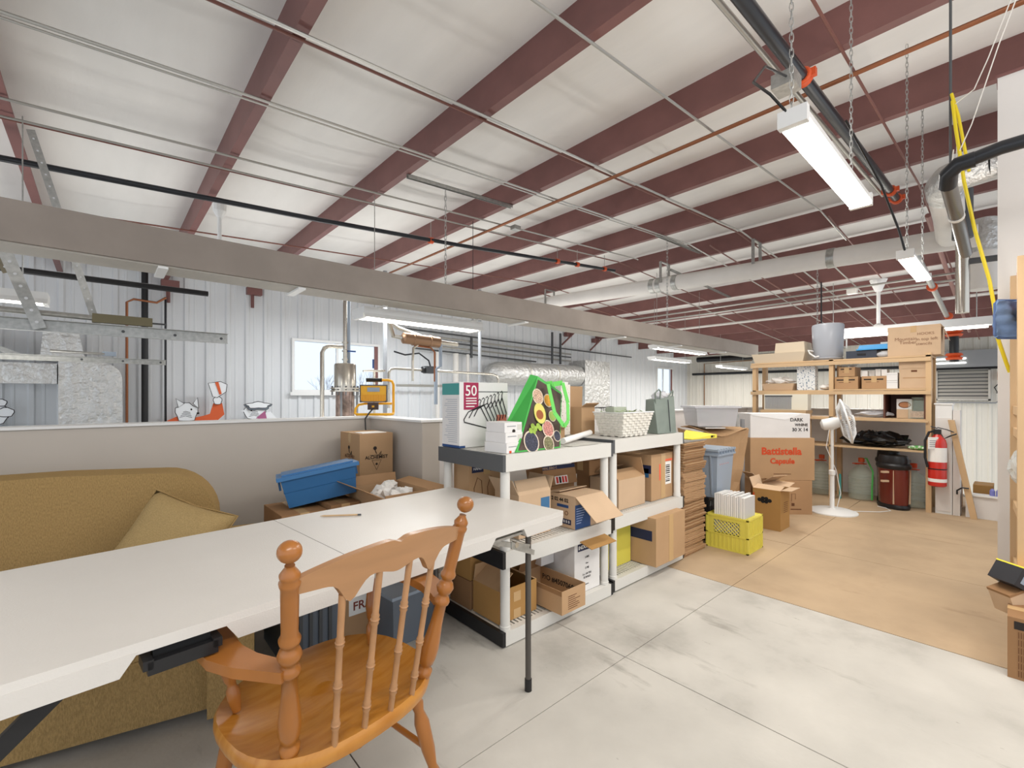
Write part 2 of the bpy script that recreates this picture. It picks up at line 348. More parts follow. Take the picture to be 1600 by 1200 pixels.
MB().cyl((0, 0, 0), (0, 0, -.85), .022, 10).build('stem', M_white, t); MB().lathe((0, 0, .03), (0, 0, -.12), [(0, .075), (.5, .07), (1, .03)], 12).build('canopy', M_white, t)
# big white insulated pipe
t = thing('insulated_pipe', 'fat white insulated pipe running level under the roof ridge', 'pipe', (8.5, 0, 3.58))
MB().cyl((0, .35, -.23), (0, 9.0, .11), .145, 24).build('pipe_run', M_jacket, t, smooth=True)
for y in (4.9, 4.55, 5.05, 1.95):
    zc = -.244+.0393*y; MB().cyl((0, y-.05, zc-.002), (0, y+.05, zc+.002), .152, 24).build('band', M_galv, t, smooth=True)
for y in (4.8, 3.05, 8.0):
    b = MB(); b.box(-.17, -.155, y-.025, y+.025, -.05, .36).box(.155, .17, y-.025, y+.025, -.05, .36).box(-.17, .17, y-.025, y+.025, .36, .38); b.build('hanger_strap', M_galv, t)
t = thing('insulated_duct', 'white insulated duct with foil elbow coming forward over the far shelves', 'duct')
MB().tube([(8.34, .60, 3.37), (7.4, .54, 3.36), (6.25, .49, 3.33)], .14, 20).build('duct_run', M_jacket, t, smooth=True)
MB().tube([(6.45, .495, 3.335), (6.2, .485, 3.33), (6.04, .43, 3.33), (5.96, .32, 3.335), (5.93, .15, 3.34)], .15, 20).build('elbow', M_foil, t, smooth=True)
MB().tube([(5.93, .16, 3.34), (5.93, -2.2, 3.36)], .15, 20).build('branch', M_foil, t, smooth=True)
# black pipe with elbow crossing in front of the white column
t = thing('drain_pipe', 'black pipe turning an elbow in front of the white column into a shiny metal leg', 'pipe')
MB().tube([(3.2, -1.6, 2.48), (3.2, .05, 2.44), (3.2, .16, 2.42)], .032, 14).build('pipe_run', M_blackpipe, t, smooth=True)
MB().tube([(3.2, .14, 2.42), (3.2, .20, 2.415), (3.22, .235, 2.39), (3.30, .245, 2.355)], .038, 14).build('elbow', M_blackpipe, t, smooth=True)
MB().tube([(3.28, .243, 2.365), (4.45, .24, 2.24)], .034, 14).build('metal_leg', mat('shiny grey steel', (120, 118, 114), .3, metal=.7), t, smooth=True)
MB().lathe((3.74, .242, 2.317), (3.77, .242, 2.313), [(0, .038), (1, .038)], 14).build('band', M_white, t, smooth=True)
t = thing('riser_pipe', 'grey vertical pipe with dark socket just left of the white column', 'pipe', (7.3, .42, 0))
MB().cyl((0, 0, 2.2), (0, 0, 3.6), .06, 12).build('pipe_run', M_steel, t, smooth=True); MB().cyl((0, 0, 3.05), (0, 0, 3.6), .09, 12).build('socket', M_dgrey, t, smooth=True)
MB().tube([(0, 0, 2.78), (.1, -.5, 2.78)], .035, 8).build('branch', M_dgrey, t, smooth=True)
t = thing('insulated_riser', 'short white insulated pipe with foil ends beside the white column top', 'pipe', (8.9, .30, 0))
MB().cyl((0, 0, 2.7), (0, 0, 3.5), .16, 18).build('pipe_run', M_jacket, t, smooth=True); MB().lathe((0, 0, 3.2), (0, 0, 3.65), [(0, .165), (.6, .17), (1, .13)], 18).build('foil_cap', M_foil, t, smooth=True)
# yellow hose and cords
tag(MB().tube([(3.85, .265, 3.05), (3.85, .25, 2.87), (3.85, .215, 2.54), (3.85, .17, 2.24), (3.85, .11, 1.93), (3.85, .09, 1.77), (3.86, .075, 1.58), (3.9, .045, 1.45), (3.92, .03, 1.39)], .009, 8).build('strap', M_yhose, smooth=True), 'yellow strap dropping from the roof past the white column', 'strap')
tag(MB().tube([(3.86, .27, 3.10), (3.86, .24, 2.95), (3.87, .205, 2.68), (3.87, .195, 2.60)], .008, 8).build('strap', M_yhose, smooth=True), 'short looped end of yellow strap beside the longer one', 'strap')
tag(MB().tube([(3.87, .275, 3.80), (3.87, .275, 2.45)], .007, 8).build('drop_rod', M_dgrey, smooth=True), 'dark grey drop rod beside the yellow strap', 'rod')
tag(MB().tube([(3.87, .275, 3.02), (3.8, .17, 3.05), (3.75, .11, 3.18), (3.7, .0, 3.5)], .003, 6).build('cord', M_white_rope, smooth=True), 'white cord swagged from the strap hook to the upper right', 'cord')
tag(MB().tube([(3.87, .265, 2.66), (3.8, .18, 2.85), (3.7, .07, 3.2), (3.65, .0, 3.4)], .003, 6).build('cord', M_white_rope, smooth=True), 'white cord stretched from the knot by the strap over the column top', 'cord')
tag(MB().tube([(3.85, .26, 2.75), (3.86, .275, 2.6), (3.86, .25, 2.55), (3.85, .245, 2.8), (3.86, .26, 3.0)], .003, 6).build('cord', M_white_rope, smooth=True), 'white cord knotted in loops round the yellow strap', 'cord')
# ------------------------------------------------------------------ beam, half walls, column
beam = struct(BX(-3, 9.7, 3.45, 3.47, 2.045, 2.262).build('beam', M_beamc))
BX(-3, 9.7, 3.47, 3.72, 2.245, 2.262).build('top_board', M_beamc, beam); BX(-3, 9.7, 3.70, 3.72, 2.06, 2.245).build('back_board', M_beamc, beam)
BX(-3, 9.7, 3.47, 3.70, 2.035, 2.05).build('underside_strip', M_beamu, beam)
for x in (.25, 1.05, 3.3, 5.1, 6.6, 8.2): BX(x, x+.05, 3.46, 3.75, 2.022, 2.036).build('hanger_clip', M_white, beam)
struct(BX(-3, 1.75, 3.55, 3.70, -.05, 1.07).build('wall_left_low', M_drywall))
struct(BX(-3, 1.77, 3.535, 3.715, 1.07, 1.085).build('trim_1', M_white))
struct(BX(1.63, 1.77, 2.73, 3.55, -.05, 1.07).build('wall_return_low', M_drywall))
struct(BX(1.615, 1.785, 2.715, 3.535, 1.07, 1.085).build('trim_2', M_white))
struct(BX(1.77, 7.35, 2.73, 2.87, -.05, 1.07).build('wall_back_low', M_drywall_w))
struct(BX(1.785, 7.37, 2.715, 2.885, 1.07, 1.085).build('trim_3', M_white))
struct(BX(7.22, 7.36, .72, 2.73, -.05, 1.07).build('wall_far_low', M_drywall_w))
struct(BX(7.20, 7.38, .70, 2.715, 1.07, 1.085).build('trim_4', M_white))
struct(BX(6.65, 6.75, -2.5, .36, -.05, .225).build('wall_curb', M_drywall_w))
struct(BX(6.63, 6.77, -2.5, .37, .225, .24).build('trim_5', M_white))
struct(BX(4.0, 4.14, -2.6, .08, -.05, 3.16).build('wall_right', M_drywall_w))
struct(BX(3.99, 4.15, -2.6, .085, 3.16, 3.175).build('trim_6', M_purlin))
# ------------------------------------------------------------------ clad walls
def profile(w):
    P = [(0, 0)]; n = 2; sp = w/n
    for i in range(n):
        c = sp*(i+.5)
        P += [(c-sp*.36, 0), (c-sp*.35, .008), (c-sp*.30, .008), (c-sp*.29, 0)] if False else []
        P += [(c-.055, 0), (c-.03, .036), (c+.03, .036), (c+.055, 0)]
        e = c+sp*.5
        P += [(e-.06, 0), (e-.05, .007), (e-.02, .007), (e-.01, 0)]
    P[-1] = (w-.01, 0); P.append((w, 0)); return P
def panelmesh(w, z0, z1):
    b = MB(); P = profile(w); lo = [b.bm.verts.new((x, -d, z0)) for x, d in P]; hi = [b.bm.verts.new((x, -d, z1)) for x, d in P]
    for i in range(len(P)-1): b.bm.faces.new((lo[i], lo[i+1], hi[i+1], hi[i]))
    return b
def mesh_of(b, name, m):
    bmesh.ops.recalc_face_normals(b.bm, faces=b.bm.faces); me = bpy.data.meshes.new(name); b.bm.to_mesh(me); b.bm.free(); me.materials.append(m); return me
def inst(name, me, parent, loc, rz=0):
    o = bpy.data.objects.new(name, me); COL.objects.link(o); o.parent = parent; o.location = loc; o.rotation_euler = (0, 0, rz); return o
W = .75
wl = struct(BX(-6, 23.2, 11.75, 11.85, -3.2, -3.1).build('wall_left', M_metalw))
full = mesh_of(panelmesh(W, -3.2, 4.5), 'panel', M_metalw); up = mesh_of(panelmesh(W, 2.65, 4.5), 'panel', M_metalw); dn = mesh_of(panelmesh(W, -3.2, 1.35), 'panel', M_metalw)
for k in range(-12, 27):
    x = 3.38+W*k
    if 0 <= k <= 2 or k in (22, 23): inst('panel', up, wl, (x, 11.7, 0)); inst('panel', dn, wl, (x, 11.7, 0))
    else: inst('panel', full, wl, (x, 11.7, 0))
wf = struct(BX(23.05, 23.15, -6, 11.75, -3.2, -3.1).build('wall_far', M_metalw2))
ff = mesh_of(panelmesh(W, -3.2, 4.5), 'panel', M_metalw2)
for k in range(24): inst('panel', ff, wf, (23.0, 11.7-W*k, 0), R(-90))
def window(n, x0, x1, z0, z1):
    o = MB(); f = .06
    o.box(x0, x1, 11.62, 11.8, z1-f, z1).box(x0, x1, 11.62, 11.8, z0, z0+f).box(x0, x0+f, 11.62, 11.8, z0+f, z1-f).box(x1-f, x1, 11.62, 11.8, z0+f, z1-f)
    xm = (x0+x1)/2; o.box(xm-.03, xm+.03, 11.72, 11.78, z0+f, z1-f)
    o = struct(o.build('window_%d' % n, M_white)); o.data.materials[0] = M_white
    BX(x0+f, xm-.03, 11.745, 11.75, z0+f, z1-f).build('pane', M_glassw, o); BX(xm+.03, x1-f, 11.745, 11.75, z0+f, z1-f).build('pane', M_glassw, o)
    BX(x0-.05, x1+.05, 11.58, 11.64, z0-.08, z0).build('sill', M_white, o)
    BX(x1-.16, x1-.06, 11.63, 11.66, z0+.06, z1-.06).build('reveal', M_purlin, o)
window(1, 3.38, 5.63, 1.35, 2.65); window(2, 19.88, 21.38, 1.35, 2.65)
# outside the windows: snowy bank and bare shrubs
struct(MB().grid(lambda u, v: Vector((-2+30*u, 13.5+12*v, -1.2+2.2*v+.3*math.sin(u*40)*v)), 60, 8).build('ground_snow', mat('snow', (236, 240, 246), .9, var=.05, scale=2), smooth=True))
def shrub(x, y, z, label):
    b = MB(); rnd = random.Random(int(x*10))
    def br(p, d, L, r, n):
        q = p+d*L; b.cyl(p, q, r, 4, r*.6)
        if n:
            for _ in range(3): br(q, (d+Vector((rnd.uniform(-.7, .7), rnd.uniform(-.7, .7), rnd.uniform(-.2, .5)))).normalized(), L*.75, r*.6, n-1)
    br(Vector((0, 0, 0)), Vector((0, 0, 1)), .9, .04, 4)
    tag(b.build('shrub', mat('frosted bark', (190, 188, 190), .9), loc=(x, y, z)), label, 'shrub')
shrub(6.2, 16.5, -.6, 'bare frosted shrub outside the left part of the near window'); shrub(8.2, 17.5, -.4, 'bare frosted shrub outside the right part of the near window')
# ------------------------------------------------------------------ red clips on the end wall, wall pipes
for x in (1.0, 2.53, 13.3, 15.0):
    b = BX(x-.12, x+.18, 11.5, 11.66, zr(x)-.16, zr(x)-.002); b.tube([(x, 11.6, zr(x)-.0), (x, 11.6, zr(x)-.45)] if x < 3 else [(x+.2, 11.4, zr(x)), (x-.3, 11.6, zr(x)-.5)], .035, 4)
    tag(b.build('purlin_bracket', M_purlin), {1.0: 'dark red bracket at the top of the end wall above the copper pipe bend', 2.53: 'dark red bracket below the beam left of the near window', 13.3: 'dark red angle bracket far along the end wall, left of two', 15.0: 'dark red angle bracket far along the end wall, right of two'}[x], 'bracket')
tag(MB().tube([(.62, 11.45, -3), (.62, 11.45, 3.9)], .055, 10).build('pipe', M_black, smooth=True), 'thick black vertical pipe on the white end wall', 'pipe')
tag(MB().tube([(.95, 11.5, -3), (.95, 11.5, 3.2)], .02, 8).build('pipe', M_black, smooth=True), 'thin black vertical pipe right of the thick black one', 'pipe')
tag(MB().tube([(.35, 11.4, -3), (.35, 11.4, 3.05), (.45, 11.4, 3.12), (.8, 11.4, 3.10), (.95, 11.4, 3.22)], .022, 8).build('pipe', M_copper, smooth=True), 'copper pipe rising the end wall and bending right under the beam', 'pipe')
tag(MB().tube([(-3, 6.2, 2.42), (.9, 6.2, 2.42)], .03, 8).build('pipe', M_black, smooth=True), 'black level pipe just beneath the left end of the beam', 'pipe')
for i, (za, zb, xa, xb) in enumerate(((3.15, 2.98, 6.2, 17.5), (3.0, 2.86, 7.2, 13.4), (2.88, 2.74, 7.2, 13.4), (2.74, 2.60, 7.0, 13.4), (2.62, 2.48, 6.6, 11.5))):
    tag(MB().tube([(xa, 11.5, za), (xb, 11.5, zb)], .028, 6).build('wall_conduit', M_emt if i % 2 else M_dgrey, smooth=True), ['topmost long conduit along the end wall over the foil duct', 'second conduit down in the bundle over the foil duct', 'third conduit down in the bundle over the foil duct', 'fourth conduit down in the bundle over the foil duct', 'lowest conduit of the bundle, starting behind the work lamp'][i], 'conduit')
for x in (8.6, 12.3, 12.75): tag(BX(x-.03, x+.03, 11.42, 11.48, 2.45, 3.1+(.5 if x > 12 else 0)).build('strut_channel', M_dgrey), {8.6: 'dark upright channel clamping conduits, nearest the foil duct end', 12.3: 'dark upright channel clamping conduits, left of the far pair', 12.75: 'dark upright channel clamping conduits, right of the far pair'}[x], 'channel')
for x, r, lab in ((7.35, .06, 'white vertical pipe behind the copper condenser'), (8.0, .09, 'thick white vertical pipe right of the condenser'), (8.45, .05, 'slim white vertical pipe left of the foil duct'), (15.0, .03, 'grey vertical conduit right of the foil duct')):
    tag(MB().cyl((x, 11.45, -3), (x, 11.45, 2.55), r, 10).build('pipe', M_jacket if r > .04 else M_emt, smooth=True), lab, 'pipe')
tag(MB().tube([(6.0, 11.4, 1.55), (9.0, 11.4, 1.55)], .035, 8).build('pipe', M_emt, smooth=True), 'level grey pipe on the end wall behind the work lamp', 'pipe')
tag(MB().tube([(22.8, 11.3, 2.38), (22.8, 2.1, 2.35)], .06, 8).build('pipe', M_blackpipe, smooth=True), 'dark level pipe along the far wall', 'pipe')
tag(MB().tube([(21.9, 10.6, 3.05), (21.9, 5.5, 3.0)], .13, 8).build('pipe', M_black, smooth=True), 'thick black level pipe behind the far strip lights', 'pipe')
tag(MB().tube([(22.85, 10.7, -3), (22.85, 10.7, 2.9), (22.85, 8.4, 2.95)], .03, 8).build('pipe', M_brass, smooth=True), 'thin brown pipe in the far corner turning along the wall', 'pipe')
# foil ducts
t = thing('foil_duct', 'big foil wrapped duct with rounded shoulder against the end wall at far left', 'duct')
P = [(-.55, -3)]+[(-.55, 1.45), (-.55, 1.84), (.0, 1.84)]+[(.27-.28+.28*math.sin(a), 1.56+.28*math.cos(a)) for a in [R(q) for q in (15, 35, 55, 75, 90)]]+[(.30, -3)]
MB().prism(P, .75, Matrix.Translation((0, 11.55, 0)) @ Matrix.Rotation(R(90), 4, 'X')).build('main_drop', M_foil, t, bevel=.06, seg=3, smooth=True)
MB().prism([(-3, 1.46), (-.57, 1.46), (-.57, 1.80), (-3, 1.80)], .6, Matrix.Translation((0, 11.5, 0)) @ Matrix.Rotation(R(90), 4, 'X')).build('side_run', M_foil, t, bevel=.06, seg=3, smooth=True)
MB().hexa([(-.78, 10.95, 1.86), (-.22, 10.95, 1.86), (-.22, 11.45, 1.86), (-.78, 11.45, 1.86), (-.74, 10.95, 2.35), (-.30, 10.95, 2.35), (-.30, 11.45, 2.35), (-.74, 11.45, 2.35)]).build('upper_neck', M_foil, t, bevel=.03, smooth=True)
MB().hexa([(-1.0, 10.95, 1.86), (-1.0, 10.95, 1.95), (-1.0, 11.4, 1.95), (-1.0, 11.4, 1.86), (-1.9, 10.95, 2.3), (-1.9, 10.95, 2.4), (-1.9, 11.4, 2.4), (-1.9, 11.4, 2.3)]).build('brace', M_galv, t)
t = thing('foil_duct', 'long level foil wrapped duct with domed end behind the green bag', 'duct')
MB().lathe((9.0, 11.2, 1.98), (13.4, 11.2, 2.02), [(0, .05), (.01, .20), (.04, .31), (.09, .37), (.15, .385), (1, .39)], 24).build('duct_run', M_foil, t, smooth=True)
BX(13.45, 15.0, 10.85, 11.45, -1, 2.6).build('drop_box', M_foil, t, bevel=.05)
for x in (10.6, 12.0): MB().lathe((x, 11.2, 2), (x+.06, 11.2, 2), [(0, .395), (1, .395)], 24).build('seam_band', mat('tape dull', (200, 196, 186), .4, metal=.5), t, smooth=True)
# ------------------------------------------------------------------ still and brewery piping beyond the half wall
t = thing('still_column', 'stainless still column with bolted flange and glass section in front of the window', 'still', (3.21, 8.0, 0))
MB().lathe((0, 0, 1.40), (0, 0, 1.83), [(0, .185), (.93, .185), (.98, .175), (1, .15)], 28).build('top_vessel', M_steel, t, smooth=True)
MB().lathe((0, 0, 1.33), (0, 0, 1.40), [(0, .25), (.35, .25), (.36, .21), (.64, .21), (.65, .25), (1, .25)], 28).build('flange', M_steel, t)
for k in range(10): a = k*math.pi/5; MB().cyl((.225*math.cos(a), .225*math.sin(a), 1.27), (.225*math.cos(a), .225*math.sin(a), 1.43), .012, 6).build('bolt', M_dgrey, t)
MB().cyl((0, 0, -1), (0, 0, 1.33), .16, 24).build('glass_section', mat('brown glass column', (120, 104, 96), .15, metal=.5, var=.4, scale=9), t, smooth=True)
MB().cyl((0, 0, 1.83), (0, 0, 3.0), .035, 12).build('riser', M_steel, t, smooth=True); MB().cyl((.10, .1, 1.75), (.10, .1, 3.0), .035, 12).build('riser', M_bin, t, smooth=True)
MB().tube([(-.05, 0, 2.12), (-.28, 0, 2.12), (-.36, 0, 2.08), (-.40, 0, 2.0), (-.40, 0, -1)], .035, 10).build('side_pipe', M_steel, t, smooth=True)
for z in (1.9, 2.05, 2.2): MB().cyl((0, 0, z-.012), (0, 0, z+.012), .055, 12).build('clamp', M_steel, t)
MB().cyl((.03, -.05, 2.05), (.17, -.05, 2.05), .014, 8).build('valve_handle', M_inkb, t)
for sx in (-.14, .14): MB().cyl((sx, -.18, -1), (sx, -.18, 1.33), .02, 8).build('tie_rod', M_dgrey, t)
t = thing('valve_stand', 'small steel pipe tee with blue valve handle left of the work lamp', 'valve', (3.85, 8.2, 0))
MB().cyl((-.22, 0, 1.72), (.22, 0, 1.74), .02, 8).build('cross_pipe', M_steel, t, smooth=True); MB().cyl((0, 0, -1), (0, 0, 1.72), .025, 8).build('riser', M_steel, t, smooth=True); MB().cyl((-.02, 0, 1.78), (-.02, 0, 1.95), .016, 8).build('valve_handle', M_inkb, t)
t = thing('condenser', 'bronze coloured condenser cylinder on pipework beyond the half wall', 'condenser', (5.1, 8.6, 2.47))
MB().lathe((-.45, 0, 0), (.45, 0, -.03), [(0, .07), (.04, .12), (.27, .12), (.28, .135), (.32, .135), (.33, .12), (.72, .12), (.73, .135), (.77, .135), (.78, .12), (1, .12)], 20).build('shell', M_brass, t, smooth=True)
MB().tube([(-.9, -.3, .25), (-.65, 0, .02), (-.45, 0, 0)], .045, 8).build('inlet_pipe', M_steel, t, smooth=True)
MB().tube([(-.9, -.3, .25), (-.4, .3, .25), (.4, .5, .12)], .045, 8).build('upper_pipe', M_steel, t, smooth=True)
MB().tube([(.45, 0, -.02), (.95, 0, -.04)], .05, 8).build('outlet_pipe', M_steel, t, smooth=True)
MB().tube([(.5, 0, -.05), (.5, 0, -.55), (.38, 0, -.62), (.38, 0, -1.4)], .04, 8).build('drop_pipe', M_bin, t, smooth=True)
MB().tube([(-.05, 0, -.1), (-.18, 0, -.2), (-.2, 0, -.5), (-.2, 0, -.9)], .028, 8).build('leg_pipe', M_steel, t, smooth=True)
MB().tube([(-.15, 0, -.14), (.25, 0, -.16), (.35, 0, -.25), (.35, 0, -.9)], .022, 8).build('leg_pipe', M_copper, t, smooth=True)
t = thing('pipe_manifold', 'level stainless pipe with square valve block right of the work lamp', 'pipe', (0, 8.85, 0))
MB().tube([(4.48, 0, 1.0), (4.48, 0, 1.74), (4.52, 0, 1.82), (4.62, 0, 1.84), (7.3, 0, 1.80), (7.45, 0, 1.76), (7.5, 0, 1.66), (7.5, 0, -.5)], .03, 10).build('pipe_run', M_steel, t, smooth=True)
BX(5.35, 5.6, -.08, .08, 1.76, 1.92).build('valve_block', M_dgrey, t, bevel=.01); MB().cyl((5.28, 0, 1.84), (5.36, 0, 1.84), .07, 12).build('dial', M_black, t)
MB().tube([(4.6, 0, 2.2), (4.85, -.02, 2.14), (5.2, 0, 2.2), (5.45, 0, 2.05), (5.5, 0, 1.9)], .018, 8).build('hose', M_blackpipe, t, smooth=True)
for x, lab in ((4.62, 'grey vertical pole right of the near window'), (7.25, 'grey vertical pole left of the foil duct dome')):
    tag(MB().cyl((x, 9.3, -3), (x, 9.3, 4.0), .045, 10).build('pole', M_grey, smooth=True), lab, 'pole')
# ------------------------------------------------------------------ garage door track at left
def perf(name, x0, x1, y, z, h, m, label, hole=True):
    t = thing(name, label, 'rail', (0, y, z)); b = MB(); b.box(x0, x1, 0, .004, 0, h).box(x0, x1, -.05, 0, h-.004, h).box(x0, x1, -.03, 0, 0, .004); b.build('track', m, t)
    for k in range(3): MB().cyl((x1-.05-.35*k, -.004, h/2), (x1-.05-.35*k, .006, h/2), .012, 10).build('bolt', M_dgrey, t)
    return t
t = perf('door_rail', -2.5, .88, 5.0, 1.745, .09, M_galv, 'nearer galvanised door rail hanging at the left')
BX(-.06, .32, -.05, .0, .10, .17).build('motor_cover', mat('olive cover', (120, 112, 84), .5), t); MB().cyl((-.62, -.02, .145), (-.06, -.02, .135), .022, 10).build('spring', M_galv, t); BX(-.66, -.62, -.05, .0, .08, .20).build('spring_end', M_black, t)
MB().cyl((.32, -.02, .13), (.42, -.02, .13), .008, 6).build('shaft', M_dgrey, t)
t = perf('door_rail', -2.8, .58, 7.0, 1.63, .06, M_galv, 'farther thinner door rail below the nearer one')
MB().cyl((-.42, -.02, .11), (.02, -.02, .10), .015, 8).build('spring', M_galv, t); BX(.0, .12, -.03, 0, .08, .13).build('spring_end', M_bin, t)
def hang(x0, z0, x1, z1, y, wd, m, label):
    t = thing('hanger_angle', label, 'bracket', (0, y, 0)); d = Vector((x1-x0, 0, z1-z0)); L = d.length
    g = Matrix.Translation((x0, 0, z0)) @ Matrix.Rotation(math.atan2(d.x, d.z), 4, 'Y')
    MB().box(-wd/2, wd/2, 0, .004, 0, L, g).build('strap', m, t)
    b = MB()
    for k in range(int(L/.09)):
        c = g @ Vector((0, -.002, .05+k*.09)); b.cyl(c, c+Vector((0, -.003, 0)), wd*.14, 8)
    o = b.build('hole_row', mat('pale hole', (226, 228, 230), .6), t); o['kind'] = 'stuff'
    return t
hang(-.35, 1.76, -.88, 3.4, 4.935, .075, M_galv, 'wide perforated steel hanger carrying the nearer door rail'); hang(-.03, 1.84, -.42, 3.35, 5.2, .05, M_galv, 'narrow perforated steel hanger right of the wide one')
hang(-.62, 2.35, -1.15, 3.5, 6.0, .07, mat('brown galvanised', (136, 128, 108), .45, metal=.5), 'brownish perforated hanger above the beam at far left'); hang(-.80, 2.5, -1.15, 3.5, 4.6, .10, M_galv, 'broad grey perforated hanger at the left edge above the beam')
# ------------------------------------------------------------------ cut-out animal figures on the end wall
def cutout(x, polys, label):
    t = thing('animal_cutout', label, 'cutout', (x, 11.35, 0))
    for k, (nm, poly, m) in enumerate(polys):
        if m in (Mcw, Mcg) and nm in ('face', 'hat', 'ear', 'paw', 'bonnet', 'muzzle', 'bonnet_top'): MB().tube([(a, -.012*k-.012, c) for a, c in poly], .006, 4, closed=True).build('outline', M_ink, t)
        if nm == 'face':
            cx = sum(a for a, c in poly)/len(poly); cz = sum(c for a, c in poly)/len(poly)
            for q in range(4): MB().tube([(cx-.12+.02*q, -.012*k-.013, cz-.10+.035*q), (cx-.02, -.012*k-.013, cz-.07+.03*q), (cx+.09-.01*q, -.012*k-.013, cz-.11+.035*q)], .004, 4).build('line', M_ink, t)
        MB().prism(poly, .01, Matrix.Translation((0, -.012*k, 0)) @ Matrix.Rotation(R(90), 4, 'X')).build(nm, m, t)
    return t
Mcw = mat('cutout white', (236, 238, 240), .7); Mco = mat('cutout orange', (214, 96, 52), .7); Mcg = mat('cutout slate', (128, 138, 148), .7); Mcm = mat('cutout mauve', (170, 96, 134), .7)
def blob(cx, cz, rx, rz, n=14, j=.08, ph=0): return [(cx+rx*math.cos(a)*(1+j*math.sin(5*a+ph)), cz+rz*math.sin(a)*(1+j*math.sin(5*a+ph))) for a in [k*2*math.pi/n for k in range(n)]]
cutout(1.38, [('coat', [(-.42, .4), (-.42, .76), (-.22, .86), (0, .8), (.18, .84), (.30, .88), (.36, 1.10), (.52, 1.10), (.56, .86), (.42, .72), (.2, .66), (.2, .4)], Mco), ('face', blob(-.10, .92, .19, .19, j=.12), Mcw), ('ear', [(-.24, 1.02), (-.28, 1.20), (-.14, 1.10)], Mcw), ('ear', [(.0, 1.10), (.08, 1.22), (.1, 1.0)], Mcw), ('paw', blob(.43, 1.16, .08, .09), Mcw), ('hat', [(.26, 1.52), (.34, 1.24), (.42, 1.22), (.58, 1.34), (.60, 1.50), (.48, 1.56)], Mcw), ('hat_band', [(.38, 1.54), (.46, 1.28), (.50, 1.30), (.44, 1.55)], Mco), ('eye', blob(-.03, .98, .015, .02), M_ink), ('nose', blob(.08, .90, .025, .02), M_ink)], 'painted cut-out of a wolfish animal in orange coat raising a straw hat')
cutout(2.52, [('shawl', [(-.1, .4), (-.1, .76), (.1, .86), (.32, .9), (.48, .7), (.48, .4)], Mcw), ('face', blob(0, .90, .22, .17, j=.06), Mcw), ('wing', [(.02, .76), (.20, .92), (.24, .72)], Mcm), ('bonnet', blob(.06, 1.03, .26, .09, n=20, j=.16), Mcg), ('bonnet_top', blob(.06, 1.05, .23, .07, n=20, j=.16), Mcw), ('eye', blob(-.08, .93, .02, .015), M_ink), ('beak', [(-.2, .95), (-.30, .93), (-.18, .90)], Mcw)], 'painted cut-out of a bird in a bonnet with mauve wing, right of the orange one')
cutout(-1.2, [('coat', [(-.5, .4), (-.5, .66), (-.2, .78), (.1, .74), (.36, .62), (.36, .4)], Mcg), ('face', blob(-.18, .96, .24, .20, j=.10, ph=1), Mcw), ('muzzle', blob(0, .98, .1, .08), Mcw), ('eye', blob(-.22, 1.0, .03, .025), M_ink), ('ear', blob(-.05, 1.14, .07, .06), Mcw)], 'painted cut-out of a bear like animal in slate coat at the left edge')
# ------------------------------------------------------------------ lamps
def striplight(x0, x1, y, z, wd, label, led=True, power=16, ang=0):
    t = thing('strip_light', label, 'ceiling light', (x0, y, z)); L = x1-x0
    if led:
        prof = [(-wd/2, 0), (-wd/2*.8, .045), (wd/2*.8, .045), (wd/2, 0)]
        MB().prism(prof, L, Matrix(((0, 0, 1, 0), (1, 0, 0, 0), (0, 1, 0, 0), (0, 0, 0, 1)))).build('housing', M_white, t)
        BX(.03, L-.03, -wd*.42, wd*.42, -.022, 0).build('diffuser', M_led, t, bevel=.01)
        MB().box(-.004, .03, -wd/2, wd/2, -.02, .047).build('end_cap', M_white, t); MB().box(L-.03, L+.004, -wd/2, wd/2, -.02, .047).build('end_cap', M_white, t)
    else:
        BX(0, L, -wd/2, wd/2, .02, .075).build('housing', M_white, t); MB().hexa([(0, -wd/2, .02), (L, -wd/2, .02), (L, -wd/2+.01, .02), (0, -wd/2+.01, .02), (0, -wd/2-.03, -.02), (L, -wd/2-.03, -.02), (L, -wd/2-.02, -.02), (0, -wd/2-.02, -.02)]).build('reflector', M_white, t)
        for s in (-1, 1): MB().cyl((.03, s*wd*.25, 0), (L-.03, s*wd*.25, 0), .016, 8).build('tube', M_tube, t, smooth=True)
        for q in (.0, L-.03): BX(q, q+.03, -wd*.4, wd*.4, -.02, .02).build('socket', M_white, t)
        if not (1 < x0 < 3):
            for q in (.15, L-.15): MB().cyl((q, 0, .07), (q, 0, zr(x0+q)-z), .005, 5).build('drop_wire', M_galv, t)
        else:
            for q in (.12, L-.15): BX(q, q+.04, -.25, wd/2, .072, .078).build('bracket', M_white, t)
    if power:
        a = area('lamp_light', (x0+L/2, y, z-.04), L*.9, wd*.8, power)
    return t
t = striplight(2.04, 3.24, .60, 2.35, .105, 'large lit strip light hanging nearest on chains at upper right', power=14)
MB().tube([(-.0, .02, .04), (.0, .08, .14), (.15, .20, .32), (.5, .27, .60), (.85, .28, .72)], .006, 6).build('cable', M_black, t, smooth=True)
BX(.85, .98, .24, .36, .68, .76).build('junction_box', M_galv, t)
t = striplight(4.75, 5.85, .60, 2.37, .11, 'smaller lit strip light farther off above the big labelled carton', power=12)
MB().tube([(0, 0, .04), (-.05, .03, .2), (-.3, .1, .5), (-.9, .2, .8)], .008, 6).build('cable', M_black, t, smooth=True)
chainobj(2.1, .62, 2.42, zr(2.1)+.26, 'chain at the near end of the large strip light', .012); chainobj(3.1, .62, 2.42, zr(3.1)+.26, 'chain at the far end of the large strip light', .012)
chainobj(4.85, .60, 2.42, zr(4.85)+.26, 'chain at the near end of the smaller lit strip light', .014); chainobj(5.75, .60, 2.42, zr(5.75)+.26, 'chain at the far end of the smaller lit strip light', .014)
